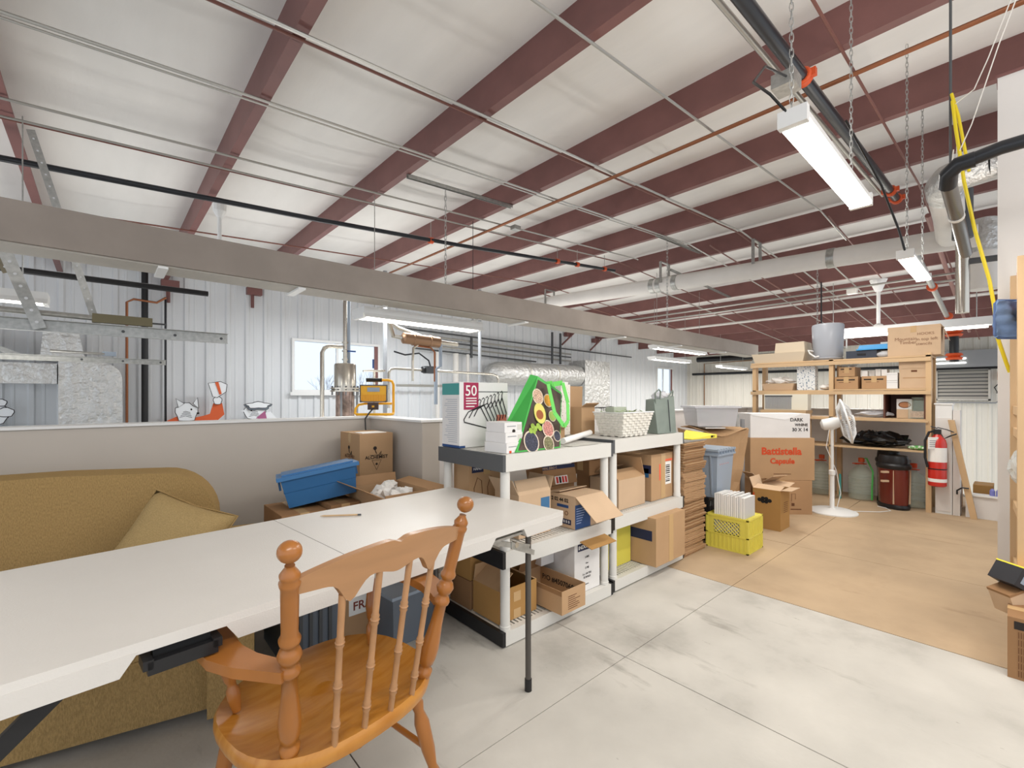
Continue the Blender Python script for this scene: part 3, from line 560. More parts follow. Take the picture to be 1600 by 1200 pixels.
striplight(1.68, 2.98, 3.90, 1.955, .26, 'lit twin tube light just under the beam near the copper condenser', led=False, power=10)
striplight(-1.75, -.33, 5.4, 2.02, .22, 'lit twin tube light at the left edge behind the hanging brackets', led=False, power=10)
for x0, x1, y, z, lab in ((8.9, 11.2, 5.3, 2.30, 'lit strip light under the beam near the far small window'), (11.0, 13.0, 6.6, 2.25, 'lower lit strip light beside the thick black pipe'), (16.5, 18.8, 7.2, 2.30, 'faint strip light before the far wall, left of the wooden shelves')):
    striplight(x0, x1, y, z, .25, lab, led=False, power=8)
t = thing('strip_light', 'long hooded strip light seen side on above the wooden shelves', 'ceiling light', (11.9, 0, 2.52))
BX(-.1, .15, .3, 2.9, .02, .17).build('housing', M_white, t, bevel=.01); MB().cyl((-.02, .35, 0), (-.02, 2.85, 0), .03, 8).build('tube', M_tube, t)
for y in (.5, 2.7): MB().cyl((0, y, .17), (0, y, 1.2), .008, 6).build('drop_rod', M_galv, t)
t = thing('strip_light', 'small strip light above the grey wall heater', 'ceiling light', (16.5, 1.3, 2.62)); BX(-.1, .1, 0, 1.3, .02, .16).build('housing', M_white, t); MB().cyl((-.04, .05, 0), (-.04, 1.25, 0), .03, 8).build('tube', M_tube, t)
# far wall: heater and louvre
t = thing('wall_heater', 'long grey housing high on the far wall above the louvre', 'heater', (22.6, 0, 0)); BX(-.25, .35, .2, 2.4, 2.26, 2.85).build('housing', M_grey, t, bevel=.01)
for z in (2.55, 2.40): BX(-.27, -.25, 1.2, 2.35, z, z+.04).build('tube', M_tube, t)
MB().cyl((-.1, .1, 2.22), (-.1, 2.5, 2.22), .04, 8).build('rail', M_black, t)
t = thing('wall_louvre', 'metal louvre with horizontal blades in the far wall right of the shelves', 'louvre', (22.9, 0, 0))
b = MB(); y0, y1, z0, z1 = .62, 2.03, 1.10, 2.22
b.box(-.06, .02, y0, y0+.06, z0, z1).box(-.06, .02, y1-.06, y1, z0, z1).box(-.06, .02, y0, y1, z0, z0+.05).box(-.06, .02, y0, y1, z1-.05, z1); b.build('frame', mat('mill aluminium', (196, 192, 184), .4, metal=.25), t)
for k in range(8):
    z = z0+.10+k*.128; MB().hexa([(-.05, y0+.06, z-.05), (-.045, y0+.06, z-.05), (-.045, y1-.06, z-.05), (-.05, y1-.06, z-.05), (.01, y0+.06, z+.05), (.015, y0+.06, z+.05), (.015, y1-.06, z+.05), (.01, y1-.06, z+.05)]).build('slat', mat('mill aluminium', (196, 192, 184), .4, metal=.25), t)
BX(.05, .06, y0, y1, z0, z1).build('backing', M_dgrey, t)
t = thing('electrical_box', 'small orange and grey box with looped wire right of the louvre', 'electrical box', (22.85, .38, 1.95)); BX(-.08, .05, -.06, .08, -.15, .15).build('housing', mat('orange box', (190, 120, 76), .5), t)
MB().tube([(0, 0, -.2), (0, .15, -.4), (0, .05, -.65), (0, -.15, -.5), (0, -.05, -.3), (0, .1, -.6)], .018, 6).build('wire', M_black, t)
tag(MB().tube([(22.8, 2.1, 1.0), (22.8, 1.4, 1.03), (22.8, .5, 1.02), (22.8, .4, 1.1)], .03, 6).build('conduit', M_grey), 'grey conduit just under the louvre', 'conduit')
# ------------------------------------------------------------------ table
t = thing('folding_table', 'white folding table with centre seam behind the wooden chair', 'table', (1.525, 1.353, 0), R(5.3))
# local: +x to the far right end is 0, extends to -x ; +y toward half wall
TL = .93; TW = .785
for k in range(2):
    x1 = -k*(TL+.003); x0 = x1-TL
    BX(x0, x1, 0, TW, .715, .74).build('tabletop', M_table, t, bevel=.010, seg=3, smooth=True)
    def seg_apron(xa, xb): MB().hexa([(xa+.03 if xa > x0 else xa, .004, .676), (xb-.03 if xb < x1-.01 else xb-.004, .004, .676), (xb-.03 if xb < x1 else xb-.006, .03, .680), (xa+.03, .03, .680), (xa, -.001, .722), (xb, -.001, .722), (xb, .03, .722), (xa, .03, .722)]).build('apron', M_table, t, bevel=.004, smooth=True)
    if k == 0: seg_apron(-TL, -.42); seg_apron(-.27, -.0)
    else: seg_apron(x0, -1.475); seg_apron(-1.32, x1)
    BX(x0+.02, x1-.02, TW-.03, TW-.01, .685, .716).build('apron', M_table, t); 
MB().box(-.03, -.001, .004, TW-.004, .676, .722).build('apron', M_table, t)
MB().box(-.52, -.24, .015, .05, .69, .70).box(-.24, -.18, .03, .05, .69, .70).build('latch_plate', M_galv, t)
def tleg(x, y, dx=0, top=.70): return MB().cyl((x, y, .03), (x+dx, y, top), .0125, 12).build('leg', mat('grey bronze tube', (92, 88, 84), .35, metal=.5), t, smooth=True)
for y in (.055, TW-.10):
    tleg(-.175, y); MB().cyl((-.175, y, 0), (-.175, y, .05), .0155, 12).build('foot_cap', M_black, t)
MB().cyl((-.175, .055, .66), (-.175, TW-.10, .66), .009, 8).build('cross_bar', M_black, t)
for y in (.045,):
    MB().hexa([(-.43, y-.006, .685), (-.19, y-.006, .60), (-.19, y+.006, .60), (-.43, y+.006, .685), (-.43, y-.006, .70), (-.18, y-.006, .625), (-.18, y+.006, .625), (-.43, y+.006, .70)]).build('brace', M_galv, t)
    MB().cyl((-.27, y-.012, .645), (-.27, y+.01, .645), .012, 10).build('rivet', M_steel, t)
    MB().hexa([(-.30, y-.010, .635), (-.16, y-.010, .575), (-.16, y-.004, .575), (-.30, y-.004, .635), (-.30, y-.010, .665), (-.155, y-.010, .595), (-.155, y-.004, .595), (-.30, y-.004, .665)]).build('brace', M_galv, t)
b = MB().hexa([(-1.462, -.012, .668), (-1.335, -.012, .668), (-1.335, .004, .668), (-1.462, .004, .668), (-1.462, -.012, .696), (-1.335, -.012, .696), (-1.335, .004, .696), (-1.462, .004, .696)]); b.box(-1.470, -1.452, -.012, .04, .680, .700).box(-1.345, -1.327, -.012, .04, .680, .700); b.build('handle', M_black, t, bevel=.004, seg=3, smooth=True); BX(-1.45, -1.345, .012, .05, .690, .716).build('handle_recess', M_dark, t)
for y in (.06, TW-.1): tleg(-1.72, y)
MB().hexa([(-1.80, .05, .50), (-1.775, .05, .48), (-1.775, .062, .48), (-1.80, .062, .50), (-1.585, .05, .70), (-1.555, .05, .68), (-1.555, .062, .68), (-1.585, .062, .70)]).build('brace', M_black, t)
# pencil
t = thing('pencil', 'natural wood pencil lying on the white table near the seam', 'pencil', (.755, 1.92, .7445), R(-34))
MB().cyl((-.072, 0, 0), (.066, 0, 0), .0036, 6).build('shaft', M_wood, t); MB().cyl((.066, 0, 0), (.080, 0, 0), .0037, 8).build('eraser', M_dgrey, t); MB().cyl((-.088, 0, 0), (-.072, 0, 0), .0006, 6, .0036).build('tip', M_woodx, t)
# ------------------------------------------------------------------ wooden armchair
ch = thing('captains_chair', 'varnished maple captains chair with turned spindles pulled to the white table', 'chair', (.513, 1.147, 0), R(10))
out = []
for k in range(40):
    a = 2*math.pi*k/40; x = math.cos(a); y = math.sin(a)
    px = .275*math.copysign(abs(x)**.75, x); py = .165+(.24 if y > 0 else .235)*math.copysign(abs(y)**.8, y)
    out.append((px, py))
b = MB(); rings = []
for (sc_, z) in ((.90, .385), (.985, .392), (1.0, .405), (1.0, .418), (.975, .430), (.85, .424), (.55, .412), (.2, .408)):
    rings.append([b.bm.verts.new(((x)*sc_, .165+(y-.165)*sc_, z+(.008*math.cos(x*12) if sc_ < .9 else 0))) for x, y in out])
for A, B in zip(rings, rings[1:]):
    for k in range(40): b.bm.faces.new((A[k], A[(k+1) % 40], B[(k+1) % 40], B[k]))
b.bm.faces.new(rings[0][::-1]); b.bm.faces.new(rings[-1]); b.build('seat', M_seatw, ch, smooth=True, sharp=50)
POST = [(0, .013), (.02, .019), (.05, .020), (.06, .0135), (.075, .013), (.085, .018), (.12, .0215), (.17, .0225), (.22, .0205), (.30, .016), (.395, .0145), (.405, .0195), (.42, .021), (.435, .018), (.445, .0135), (.455, .013), (.465, .0185), (.49, .023), (.515, .0185), (.525, .0135), (.535, .0135), (.545, .019), (.56, .0205), (.575, .0165), (.59, .0155), (.74, .0165), (.78, .0165), (.79, .0185), (.805, .0195), (.815, .0165), (.825, .018), (.835, .0185), (.85, .0135), (.865, .0085), (.872, .009)]
POST = [(a/.872, r*1.12) for a, r in POST]
for s in (-1, 1):
    P = ((.192, -.005, .418) if s > 0 else (-.192, .012, .42)); Q = (s*.252, -.112, .905)
    MB().lathe(P, Q, POST, 20, cap=True).build('back_post', M_oak, ch, smooth=True, sharp=60)
    MB().sphere((s*.2555, -.1185, .935), .0245, sz=.95, seg=20).build('finial', M_oak, ch, smooth=True)
# crest rail, bowed backwards
def crest_top(u): return .872+.036*(1-abs(u)**2.2)-.010*math.exp(-(u/.07)**2)
def crest_bot(u): 
    lobes = sum(math.exp(-((u-c)/.11)**2) for c in (-.50, .50)); mid = math.exp(-((u)/.16)**2)
    return .838-.052*min(1, lobes)-.024*mid*.6
b = MB(); n = 44; F_ = []; 
for i in range(n+1):
    u = -1+2*i/n; x = u*.238
    col = []
    for z in (crest_bot(u), crest_bot(u)*.5+crest_top(u)*.5, crest_top(u)):
        yb = -.005-(z-.418)*.22-.030*(1-u*u)
        col.append((x, yb, z))
    F_.append(col)
fr = [[b.bm.verts.new((p[0], p[1]-.010, p[2])) for p in c] for c in F_]; bk = [[b.bm.verts.new((p[0], p[1]+.010, p[2])) for p in c] for c in F_]
for i in range(n):
    for j in range(2):
        b.bm.faces.new((fr[i][j], fr[i+1][j], fr[i+1][j+1], fr[i][j+1])); b.bm.faces.new((bk[i][j], bk[i][j+1], bk[i+1][j+1], bk[i+1][j]))
    b.bm.faces.new((fr[i][0], bk[i][0], bk[i+1][0], fr[i+1][0])); b.bm.faces.new((fr[i][2], fr[i+1][2], bk[i+1][2], bk[i][2]))
for i in (0, n):
    b.bm.faces.new((fr[i][0], fr[i][1], bk[i][1], bk[i][0])); b.bm.faces.new((fr[i][1], fr[i][2], bk[i][2], bk[i][1]))
b.build('crest_rail', M_crest, ch, bevel=.003, smooth=True, sharp=50)
SP = [(0, .008)]
for c in (.17, .42, .70): SP += [(c-.035, .0078), (c-.022, .0105), (c-.008, .0088), (c, .0115), (c+.008, .0088), (c+.022, .0105), (c+.035, .0078)]
SP += [(1, .0085)]
for u in (-.56, -.19, .19, .56):
    xt = u*.238; zt = crest_bot(u)+.006; yt = -.005-(zt-.418)*.22-.030*(1-u*u)
    MB().lathe((u*.205, -.058+.02*abs(u), .415), (xt, yt, zt), SP, 14).build('spindle', M_crest, ch, smooth=True, sharp=60)
for s in (-1, 1):
    cl = [(.225, -.05, .046), (.245, -.01, .050), (.272, .05, .062), (.288, .12, .076), (.284, .19, .082), (.262, .26, .080), (.235, .32, .078), (.215, .375, .064), (.205, .40, .03)]
    b = MB(); L_ = []; 
    for i, (x, y, wd) in enumerate(cl):
        x2, y2, _ = cl[min(i+1, len(cl)-1)]; x1, y1, _ = cl[max(i-1, 0)]; t_ = Vector((x2-x1, y2-y1, 0)).normalized(); nn = Vector((-t_.y, t_.x, 0))*(wd/2)
        zt = .662+.004*i/8
        L_.append([b.bm.verts.new((s*(x+q*nn.x), y+q*nn.y, zt+dz)) for q, dz in ((-1, -.024), (1, -.024), (1, 0), (-1, 0))])
    for A, B in zip(L_, L_[1:]):
        for k in range(4): b.bm.faces.new((A[k], A[(k+1) % 4], B[(k+1) % 4], B[k]))
    b.bm.faces.new(L_[0][::-1]); b.bm.faces.new(L_[-1]); b.build('armrest', M_oak, ch, bevel=.005, seg=3, smooth=True, sharp=50)
    MB().lathe((s*.205, .27, .42), (s*.235, .30, .642), [(0, .010), (.08, .013), (.16, .016), (.26, .016), (.30, .011), (.34, .011), (.38, .016), (.55, .0215), (.72, .019), (.88, .011), (.92, .016), (1, .015)], 16).build('arm_post', M_oak, ch, smooth=True, sharp=60)
for sx in (-1, 1):
    for y0, y1 in ((.03, -.05), (.33, .39)):
        MB().lathe((sx*.18, y0, .40), (sx*.24, y1, 0), [(0, .015), (.06, .019), (.12, .013), (.16, .019), (.22, .014), (.3, .022), (.5, .020), (.62, .013), (.66, .018), (.72, .013), (.85, .015), (1, .011)], 14).build('leg', M_oak, ch, smooth=True, sharp=60)
    MB().cyl((sx*.21, -.01, .2), (sx*.21, .36, .2), .009, 8).build('stretcher', M_oak, ch)
MB().cyl((-.21, .18, .2), (.21, .18, .2), .009, 8).build('stretcher', M_oak, ch)
# ------------------------------------------------------------------ sofa (local x to the left along its back, y to its back)
so = thing('sofa', 'olive gold ribbed fabric sofa between the white table and half wall', 'sofa', (.44, 1.99, 0), R(180-12.6))
# local axes: +x -> leftwards, -y -> toward wall
def sbox(name, x0, x1, y0, y1, z0, z1, bev, mtr=M_sofa): return BX(x0, x1, -y1, -y0, z0, z1).build(name, mtr, so, bevel=bev, seg=5, smooth=True, sharp=80)
sbox('base', .15, 1.75, .075, .85, .04, .292, .02)
MB().tube([(.17, .004, .312), (.95, .004, .312)], .006, 6).build('piping', M_sofa, so); MB().tube([(.96, .004, .312), (1.72, .004, .312)], .006, 6).build('piping', M_sofa, so)
sbox('seat_cushion', .165, .95, .0, .72, .302, .46, .045); sbox('seat_cushion', .955, 1.73, .0, .72, .302, .46, .045)
sbox('armrest', 0, .155, .02, .80, .03, .56, .06); sbox('armrest', 1.745, 1.90, .02, .80, .03, .56, .06)
b = MB(); prof = []
Pf = [(.17, .04)]+[(.17+.24-.24*math.cos(a), .60+.265*math.sin(a)) for a in [R(q) for q in range(0, 91, 10)]]+[(.8, .88), (1.2, .875)]+[(1.62+.24*math.sin(a), .60+.265*math.cos(a)) for a in [R(q) for q in range(0, 91, 10)]]+[(1.86, .04)]
mx = Matrix.Translation((0, -.80, 0)) @ Matrix.Rotation(R(90), 4, 'X')
MB().prism(Pf, .22, mx).build('backrest', M_sofa, so, bevel=.075, seg=6, smooth=True, sharp=80)
bpy.data.objects['backrest'].rotation_euler = (R(0), 0, 0)
t = thing('throw_pillow', 'tan throw pillow leaning in the corner of the sofa', 'pillow', (.235, 2.58, .585)); t.rotation_euler = (R(60), R(18), R(-42))
def pil(side):
    def f(u, v):
        a = 2*u-1; c = 2*v-1; k = (max(0, (1-a**4)*(1-c**4)))**.55; q = 1-.10*(1-abs(a))*abs(c)-.0
        return Vector((a*.205*(1-.08*(1-c*c)), c*.19*(1-.08*(1-a*a)), side*.09*k))
    return f
b = MB().grid(pil(1), 16, 16).grid(pil(-1), 16, 16); bmesh.ops.remove_doubles(b.bm, verts=b.bm.verts, dist=.0005); b.build('cushion', M_pillow, t, smooth=True, sharp=120)
MB().tube([(a*.205*(1-.08*(1-c*c)), c*.19*(1-.08*(1-a*a)), 0) for a, c in [(-1, -1), (0, -1), (1, -1), (1, 0), (1, 1), (0, 1), (-1, 1), (-1, 0)]], .004, 6, closed=True).build('piping', M_sofa, t, smooth=True)
# ------------------------------------------------------------------ cartons
def carton(label, loc, w, d, h, m=K1, rz=0, open_=None, tape='top', flaps=None, name='carton', group=None, fm=None):
    """near-left-front corner at loc; x right, y back. open_: True gives an open top with flaps {'f','b','l','r': (length, tilt)}"""
    t = thing(name, label, 'box', loc, rz, group); th = .004; fm = fm or m
    if not open_:
        BX(0, w, 0, d, 0, h).build('body', m, t, bevel=.003, seg=1)
        if tape == 'top': BX(w/2-.025, w/2+.025, -.001, d+.001, h, h+.0008).build('tape', M_tape, t); BX(w/2-.025, w/2+.025, -.0015, -.0004, h-.07, h).build('tape', M_tape, t)
        if tape == 'front': BX(w/2-.03, w/2+.03, -.0015, -.0004, 0, h).build('tape', M_tape, t); BX(0, w, d/2-.002, d/2+.002, h, h+.001).build('flap_seam', M_brownink, t)
        if tape == 'cross': BX(0, w, d/2-.025, d/2+.025, h, h+.0008).build('tape', M_tape, t); BX(-.0012, 0, d/2-.025, d/2+.025, h-.07, h).build('tape', M_tape, t)
    else:
        b = MB(); b.box(0, w, 0, th, 0, h).box(0, w, d-th, d, 0, h).box(0, th, th, d-th, 0, h).box(w-th, w, th, d-th, 0, h).box(th, w-th, th, d-th, 0, th); b.build('body', m, t)
        for k, (ln, tl) in (flaps or {}).items():
            a = R(tl)   # tilt from straight up outward
            b = MB()
            if k == 'f': g = Matrix.Translation((0, 0, h)) @ Matrix.Rotation(a, 4, 'X'); b.box(.002, w-.002, 0, th, 0, ln, g)
            if k == 'b': g = Matrix.Translation((0, d, h)) @ Matrix.Rotation(-a, 4, 'X'); b.box(.002, w-.002, -th, 0, 0, ln, g)
            if k == 'l': g = Matrix.Translation((0, 0, h)) @ Matrix.Rotation(-a, 4, 'Y'); b.box(0, th, .002, d-.002, 0, ln, g)
            if k == 'r': g = Matrix.Translation((w, 0, h)) @ Matrix.Rotation(a, 4, 'Y'); b.box(-th, 0, .002, d-.002, 0, ln, g)
            b.build('flap', fm, t)
    return t
def ftext(t, s, x, z, size, m=M_ink, align='LEFT', bold=0): return text(s, size, m, t, (x, -.0015, z), FRONT, align=align, bold=bold)
def ltext(t, s, y, z, size, m=M_ink, align='LEFT', bold=0): return text(s, size, m, t, (-.0015, y, z), LEFT, align=align, bold=bold)
def patch(t, face, a0, a1, z0, z1, m, name='printed_panel'):
    if face == 'f': return BX(a0, a1, -.0012, -.0002, z0, z1).build(name, m, t)
    if face == 'l': return BX(-.0012, -.0002, a0, a1, z0, z1).build(name, m, t)
# behind the table, against the return wall
t = carton('closed carton low in the corner under the logo carton', (1.30, 3.02, 0), .29, .42, .30, K4)
t = carton('second carton in the corner directly under the logo carton', (1.31, 3.03, .30), .28, .40, .27, K4)
t = carton('tall tan carton printed with a small triangle logo against the low return wall', (1.33, 3.06, .57), .25, .34, .415, K1, tape='cross')
ftext(t, 'ALCHEMIST', .125, .235, .033, M_ink, 'CENTER', .0006)
def logo(t, face, cx, z):
    rot = FRONT if face == 'f' else LEFT
    b = MB(); P = [(-.035, 0), (.035, 0), (0, -.07)]; 
    for i in range(3): b.tube([(P[i][0], P[i][1], 0), (P[(i+1) % 3][0], P[(i+1) % 3][1], 0)], .0012, 4)
    b.cyl((0, -.028, -.001), (0, -.028, .001), .009, 5); b.cyl((-.012, .085, -.001), (-.012, .085, .001), .014, 7); b.tube([(-.012, .072, 0), (0, .045, 0)], .003, 4); b.tube([(.02, .04, 0), (.035, .06, 0), (.03, .035, 0)], .003, 4); b.tube([(-.05, .036, 0), (.05, .036, 0)], .0016, 4)
    b.build('logo', M_ink, t, loc=((cx, -.0012, z) if face == 'f' else (-.0012, cx, z)), rot=rot)
logo(t, 'f', .125, .225); logo(t, 'l', .17, .225); ltext(t, 'ALCHEMIST', .17, .235, .033, M_brownink, 'CENTER')
for z, wd in ((.12, .03), (.09, .09), (.075, .08), (.06, .09)): patch(t, 'f', .125-wd, .125+wd, z, z+.004, M_brownink, 'small_print')
BX(.03, .21, .02, .16, .4152, .419).build('paper_slip', M_paper, t)
carton('closed carton standing on the floor under the open carton behind the table', (1.15, 2.32, 0), .31, .50, .42, K4)
t = carton('open carton holding crumpled white paper in front of the triangle logo carton', (1.15, 2.32, .422), .32, .48, .26, K1, open_=True, flaps={'b': (.06, 10), 'r': (.10, 80), 'l': (.13, 62), 'f': (.02, 20)}, fm=K5)
b = MB(); rn = random.Random(3)
for k in range(16): b.sphere((rn.uniform(.07, .29), rn.uniform(.1, .4), .20+rn.uniform(0, .05)), rn.uniform(.03, .05), seg=6)
for v in b.bm.verts: v.co += Vector((rn.uniform(-.012, .012),)*1+(rn.uniform(-.012, .012), rn.uniform(-.012, .012)))
o = b.build('packing_paper', M_paper); o.location = (1.13, 2.32, .42); tag(o, 'crumpled white packing paper heaped in the open carton', 'paper', kind='stuff')
t = carton('low brown carton under the left end of the blue tote', (.72, 2.66, 0), .24, .36, .60, K4)
t = carton('low brown carton under the right end of the blue tote', (.97, 2.62, 0), .17, .36, .625, K4)
# blue tote
t = thing('storage_tote', 'blue lidded storage tote tilted on two cartons by the half wall', 'tote', (.79, 2.77, .612), 0); t.rotation_euler = (R(-4), R(-9), R(-14))
MB().hexa([(.0, 0, 0), (.37, 0, 0), (.37, .24, 0), (.0, .24, 0), (-.02, -.02, .165), (.39, -.02, .165), (.39, .26, .165), (-.02, .26, .165)]).build('body', M_blue, t, bevel=.012, seg=3, smooth=True)
MB().hexa([(-.012, -.010, .085), (.382, -.010, .085), (.382, .25, .085), (-.012, .25, .085), (-.014, -.014, .09), (.384, -.014, .09), (.384, .254, .09), (-.014, .254, .09)]).build('rib', M_bluel, t)
BX(-.04, .41, -.035, .275, .160, .182).build('lid', M_bluel, t, bevel=.009, seg=3, smooth=True); BX(-.01, .38, -.005, .245, .182, .192).build('lid_panel', M_bluel, t, bevel=.006, smooth=True)
for q in (-.035, .395): BX(q, q+.012, .07, .17, .10, .16).build('handle', M_blue, t, bevel=.003)
# work lamp on the half wall corner
t = thing('work_light', 'yellow portable halogen work light on the half wall corner', 'lamp', (1.70, 3.62, 1.087), R(-35))
MB().tube([(-.13, -.06, .012), (.13, -.06, .012), (.15, -.03, .012), (.15, .04, .012), (.15, .06, .03), (.15, .06, .26), (.14, .05, .29), (.11, .03, .30), (-.06, .03, .30)], .011, 10).build('frame_tube', M_ywork, t, smooth=True)
MB().tube([(-.13, -.06, .012), (-.15, -.03, .02), (-.15, .0, .06), (-.13, .02, .09), (-.08, .02, .10), (.14, .04, .10)], .010, 10).build('frame_tube', M_ywork, t, smooth=True)
MB().cyl((-.07, .03, .30), (.06, .03, .30), .017, 14).build('grip', M_black, t, smooth=True)
MB().hexa([(-.10, -.03, .115), (.10, -.03, .115), (.07, .05, .14), (-.07, .05, .14), (-.11, -.03, .255), (.11, -.03, .255), (.075, .05, .235), (-.075, .05, .235)]).build('housing', M_ywork, t, bevel=.004)
b = MB(); b.box(-.112, .112, -.036, -.030, .112, .120).box(-.112, .112, -.036, -.030, .25, .258).box(-.112, -.104, -.036, -.030, .112, .258).box(.104, .112, -.036, -.030, .112, .258); b.build('bezel', M_dgrey, t)
BX(-.103, .103, -.034, -.031, .12, .175).build('reflector_fins', mat('amber reflector', (214, 148, 34), .3, metal=.3), t); BX(-.05, .05, -.035, -.031, .20, .235).build('bulb', M_bin, t)
for k in range(9): BX(-.09+k*.02, -.088+k*.02, -.037, -.034, .12, .172).build('fin', M_ywork, t)
BX(-.045, .04, -.05, -.02, .05, .11).build('switch_box', mat('brown switch', (66, 48, 40), .5), t, bevel=.004); BX(-.01, .01, -.053, -.05, .07, .085).build('switch', M_ywork, t)
MB().tube([(0, -.05, .06), (-.03, -.08, .02), (-.04, -.18, -.02), (-.02, -.26, -.10), (.0, -.36, -.12)], .006, 8).build('cable', M_black, t, smooth=True)
for k in (-.1, .1): MB().cyl((k, -.045, .118), (k, -.03, .118), .008, 8).build('knob', M_dgrey, t)
# ------------------------------------------------------------------ things under the table
t = carton('carton with an upright arrow and fragile panel under the table', (.90, 2.27, .0), .32, .28, .50, K5)
patch(t, 'f', .03, .26, .13, .44, M_paper, 'fragile_panel'); MB().cyl((.09, -.003, .25), (.09, -.003, .34), .0035, 6).cyl((.09, -.003, .33), (.09, -.003, .36), .014, 8, .001).build('arrow', M_inkr, t)
BX(.03, .26, -.003, -.0012, .225, .229).build('rule', M_ink, t); ftext(t, 'FRAGILE', .05, .155, .06, mat('dark red ink', (130, 60, 48), .8), bold=.001)
t = carton('arrow side of a second panel', (0, 0, -9), .1, .1, .1) if False else None
t = thing('file_crate', 'dark grey ribbed crate on the floor under the table', 'crate', (.62, 2.24, 0)); b = MB(); b.box(0, .25, 0, .01, 0, .36).box(0, .01, .01, .35, 0, .36).box(.24, .25, .01, .35, 0, .36).box(0, .25, .35, .36, 0, .36).box(.01, .24, .01, .35, 0, .01); b.build('body', M_slate, t)
for k in range(4): BX(.06+k*.045, .075+k*.045, -.012, 0, .02, .34).build('rib', M_dgrey, t)
BX(-.01, .26, -.014, .37, .34, .37).build('rim', M_bin, t, bevel=.003)
t = thing('storage_bin', 'slate blue plastic bin on the floor right of the fragile carton', 'bin', (1.06, 2.05, 0), R(4)); MB().hexa([(.01, .01, 0), (.28, .01, 0), (.28, .18, 0), (.01, .18, 0), (0, 0, .25), (.29, 0, .25), (.29, .19, .25), (0, .19, .25)]).build('body', M_slate, t, bevel=.01, smooth=True); BX(-.01, .30, -.01, .20, .245, .26).build('lid', M_bin, t, bevel=.006, smooth=True)
# ------------------------------------------------------------------ resin shelf units
def shelf_unit(label, x0, x1, y0, y1, zs, leftdark=True):
    t = thing('shelf_unit', label, 'shelf', ((x0+x1)/2, y0, 0)); w_ = (x1-x0)/2
    for i, z in enumerate(zs):
        rh = .085 if i else .07; zb = max(0, z-rh)
        d = thing_part('shelf_deck', t)
        BX(-w_+.02, w_-.02, 0, .012, zb, z).build('rim_front', M_plastic, d, bevel=.004); BX(-w_+.02, w_-.02, y1-y0-.012, y1-y0, zb, z).build('rim_back', M_plastic, d)
        BX(-w_, -w_+.02, 0, y1-y0, zb, z-.001).build('end_cap', M_dgrey if i == len(zs)-1 else M_black, d, bevel=.003); BX(w_-.02, w_, 0, y1-y0, zb, z-.001).build('end_cap', M_dgrey if i == len(zs)-1 else M_black, d, bevel=.003)
        b = MB(); b.box(-w_+.02, w_-.02, .012, .04, z-.012, z-.001).box(-w_+.02, w_-.02, y1-y0-.04, y1-y0-.012, z-.012, z-.001).box(-w_+.02, w_-.02, (y1-y0)/2-.015, (y1-y0)/2+.015, z-.012, z-.001)
        n = 34
        for k in range(n+1):
            x = -w_+.02+(2*w_-.05)*k/n; b.box(x, x+.014, .04, y1-y0-.04, z-.011, z-.002)
        o = b.build('slat_deck', M_plastic, d); o['kind'] = 'stuff'
    for sx in (-1, 1):
        for y in (.035, y1-y0-.035):
            for za, zb in zip(zs, zs[1:]): MB().lathe((sx*(w_-.045), y, za), (sx*(w_-.045), y, zb-.08), [(0, .028), (.05, .028), (.06, .025), (1, .025)], 18).build('post', M_plastic, t, smooth=True)
    return t
def thing_part(name, parent):
    o = bpy.data.objects.new(name, None); o.empty_display_size = .05; COL.objects.link(o); o.parent = parent; return o
shelf_unit('left white resin shelf unit standing behind the right end of the table', 1.47, 2.385, 1.70, 2.28, (.075, .475, .957))
shelf_unit('right white resin shelf unit beside the stack of flattened cartons', 2.40, 3.315, 1.71, 2.28, (.08, .485, .972))
# top of left unit
t = thing('hanger_box', 'tall white box printed with fifty hangers on the left shelf unit', 'box', (1.485, 2.09, .958))
BX(0, .36, 0, .17, 0, .372).build('body', KW, t, bevel=.002, seg=1)
patch(t, 'l', 0, .17, .30, .365, M_teal, 'teal_band'); patch(t, 'l', .0, .17, 0, .014, M_inkb, 'blue_base_band'); patch(t, 'f', 0, .04, 0, .012, M_inkb, 'blue_base_band')
patch(t, 'f', .03, .135, .215, .37, M_mag, 'magenta_panel'); text('50', .085, M_paper, t, (.038, -.002, .295), FRONT, bold=.0005)
for z in (.277, .262, .247, .230): BX(.045, .12 if z != .230 else .105, -.0022, -.0012, z, z+.006).build('white_print', M_paper, t)
BX(.135, .36, -.0012, -.0002, .315, .320).build('printed_rail', M_dgrey, t)
for k in range(22): BX(-.0013, -.0011, .02, .02+random.uniform(.08, .14), .03+k*.0115, .034+k*.0115).build('fine_print', mat('pale print', (186, 190, 196), .8), t)
for k in range(7):
    x = .03+k*.036; s_ = 1-.07*k; z = .19+.008*k
    b = MB(); b.tube([(x+.10*s_, -.003, z+.075), (x+.112*s_, -.003, z+.085), (x+.124*s_, -.003, z+.075), (x+.115*s_, -.003, z+.06), (x+.115*s_, -.003, z+.045)], .0022, 5)
    b.tube([(x, -.003, z-.03), (x+.03*s_, -.003, z+.012), (x+.115*s_, -.003, z+.045)], .0028, 5) if k < 3 else b.tube([(x+.05, -.003, z), (x+.115*s_, -.003, z+.045)], .0028, 5)
    b.tube([(x+.115*s_, -.003, z+.045), (x+.175*s_, -.003, z-.05), (x+.165*s_, -.003, z-.075)], .0028, 5)
    if k == 0: b.tube([(x, -.003, z-.03), (x+.003, -.003, z-.045), (x+.165, -.003, z-.085)], .003, 5)
    b.build('printed_hanger', M_dark, t, smooth=True)
patch(t, 'f', .27, .35, .10, .18, mat('coral print', (226, 128, 112), .8), 'coral_print')
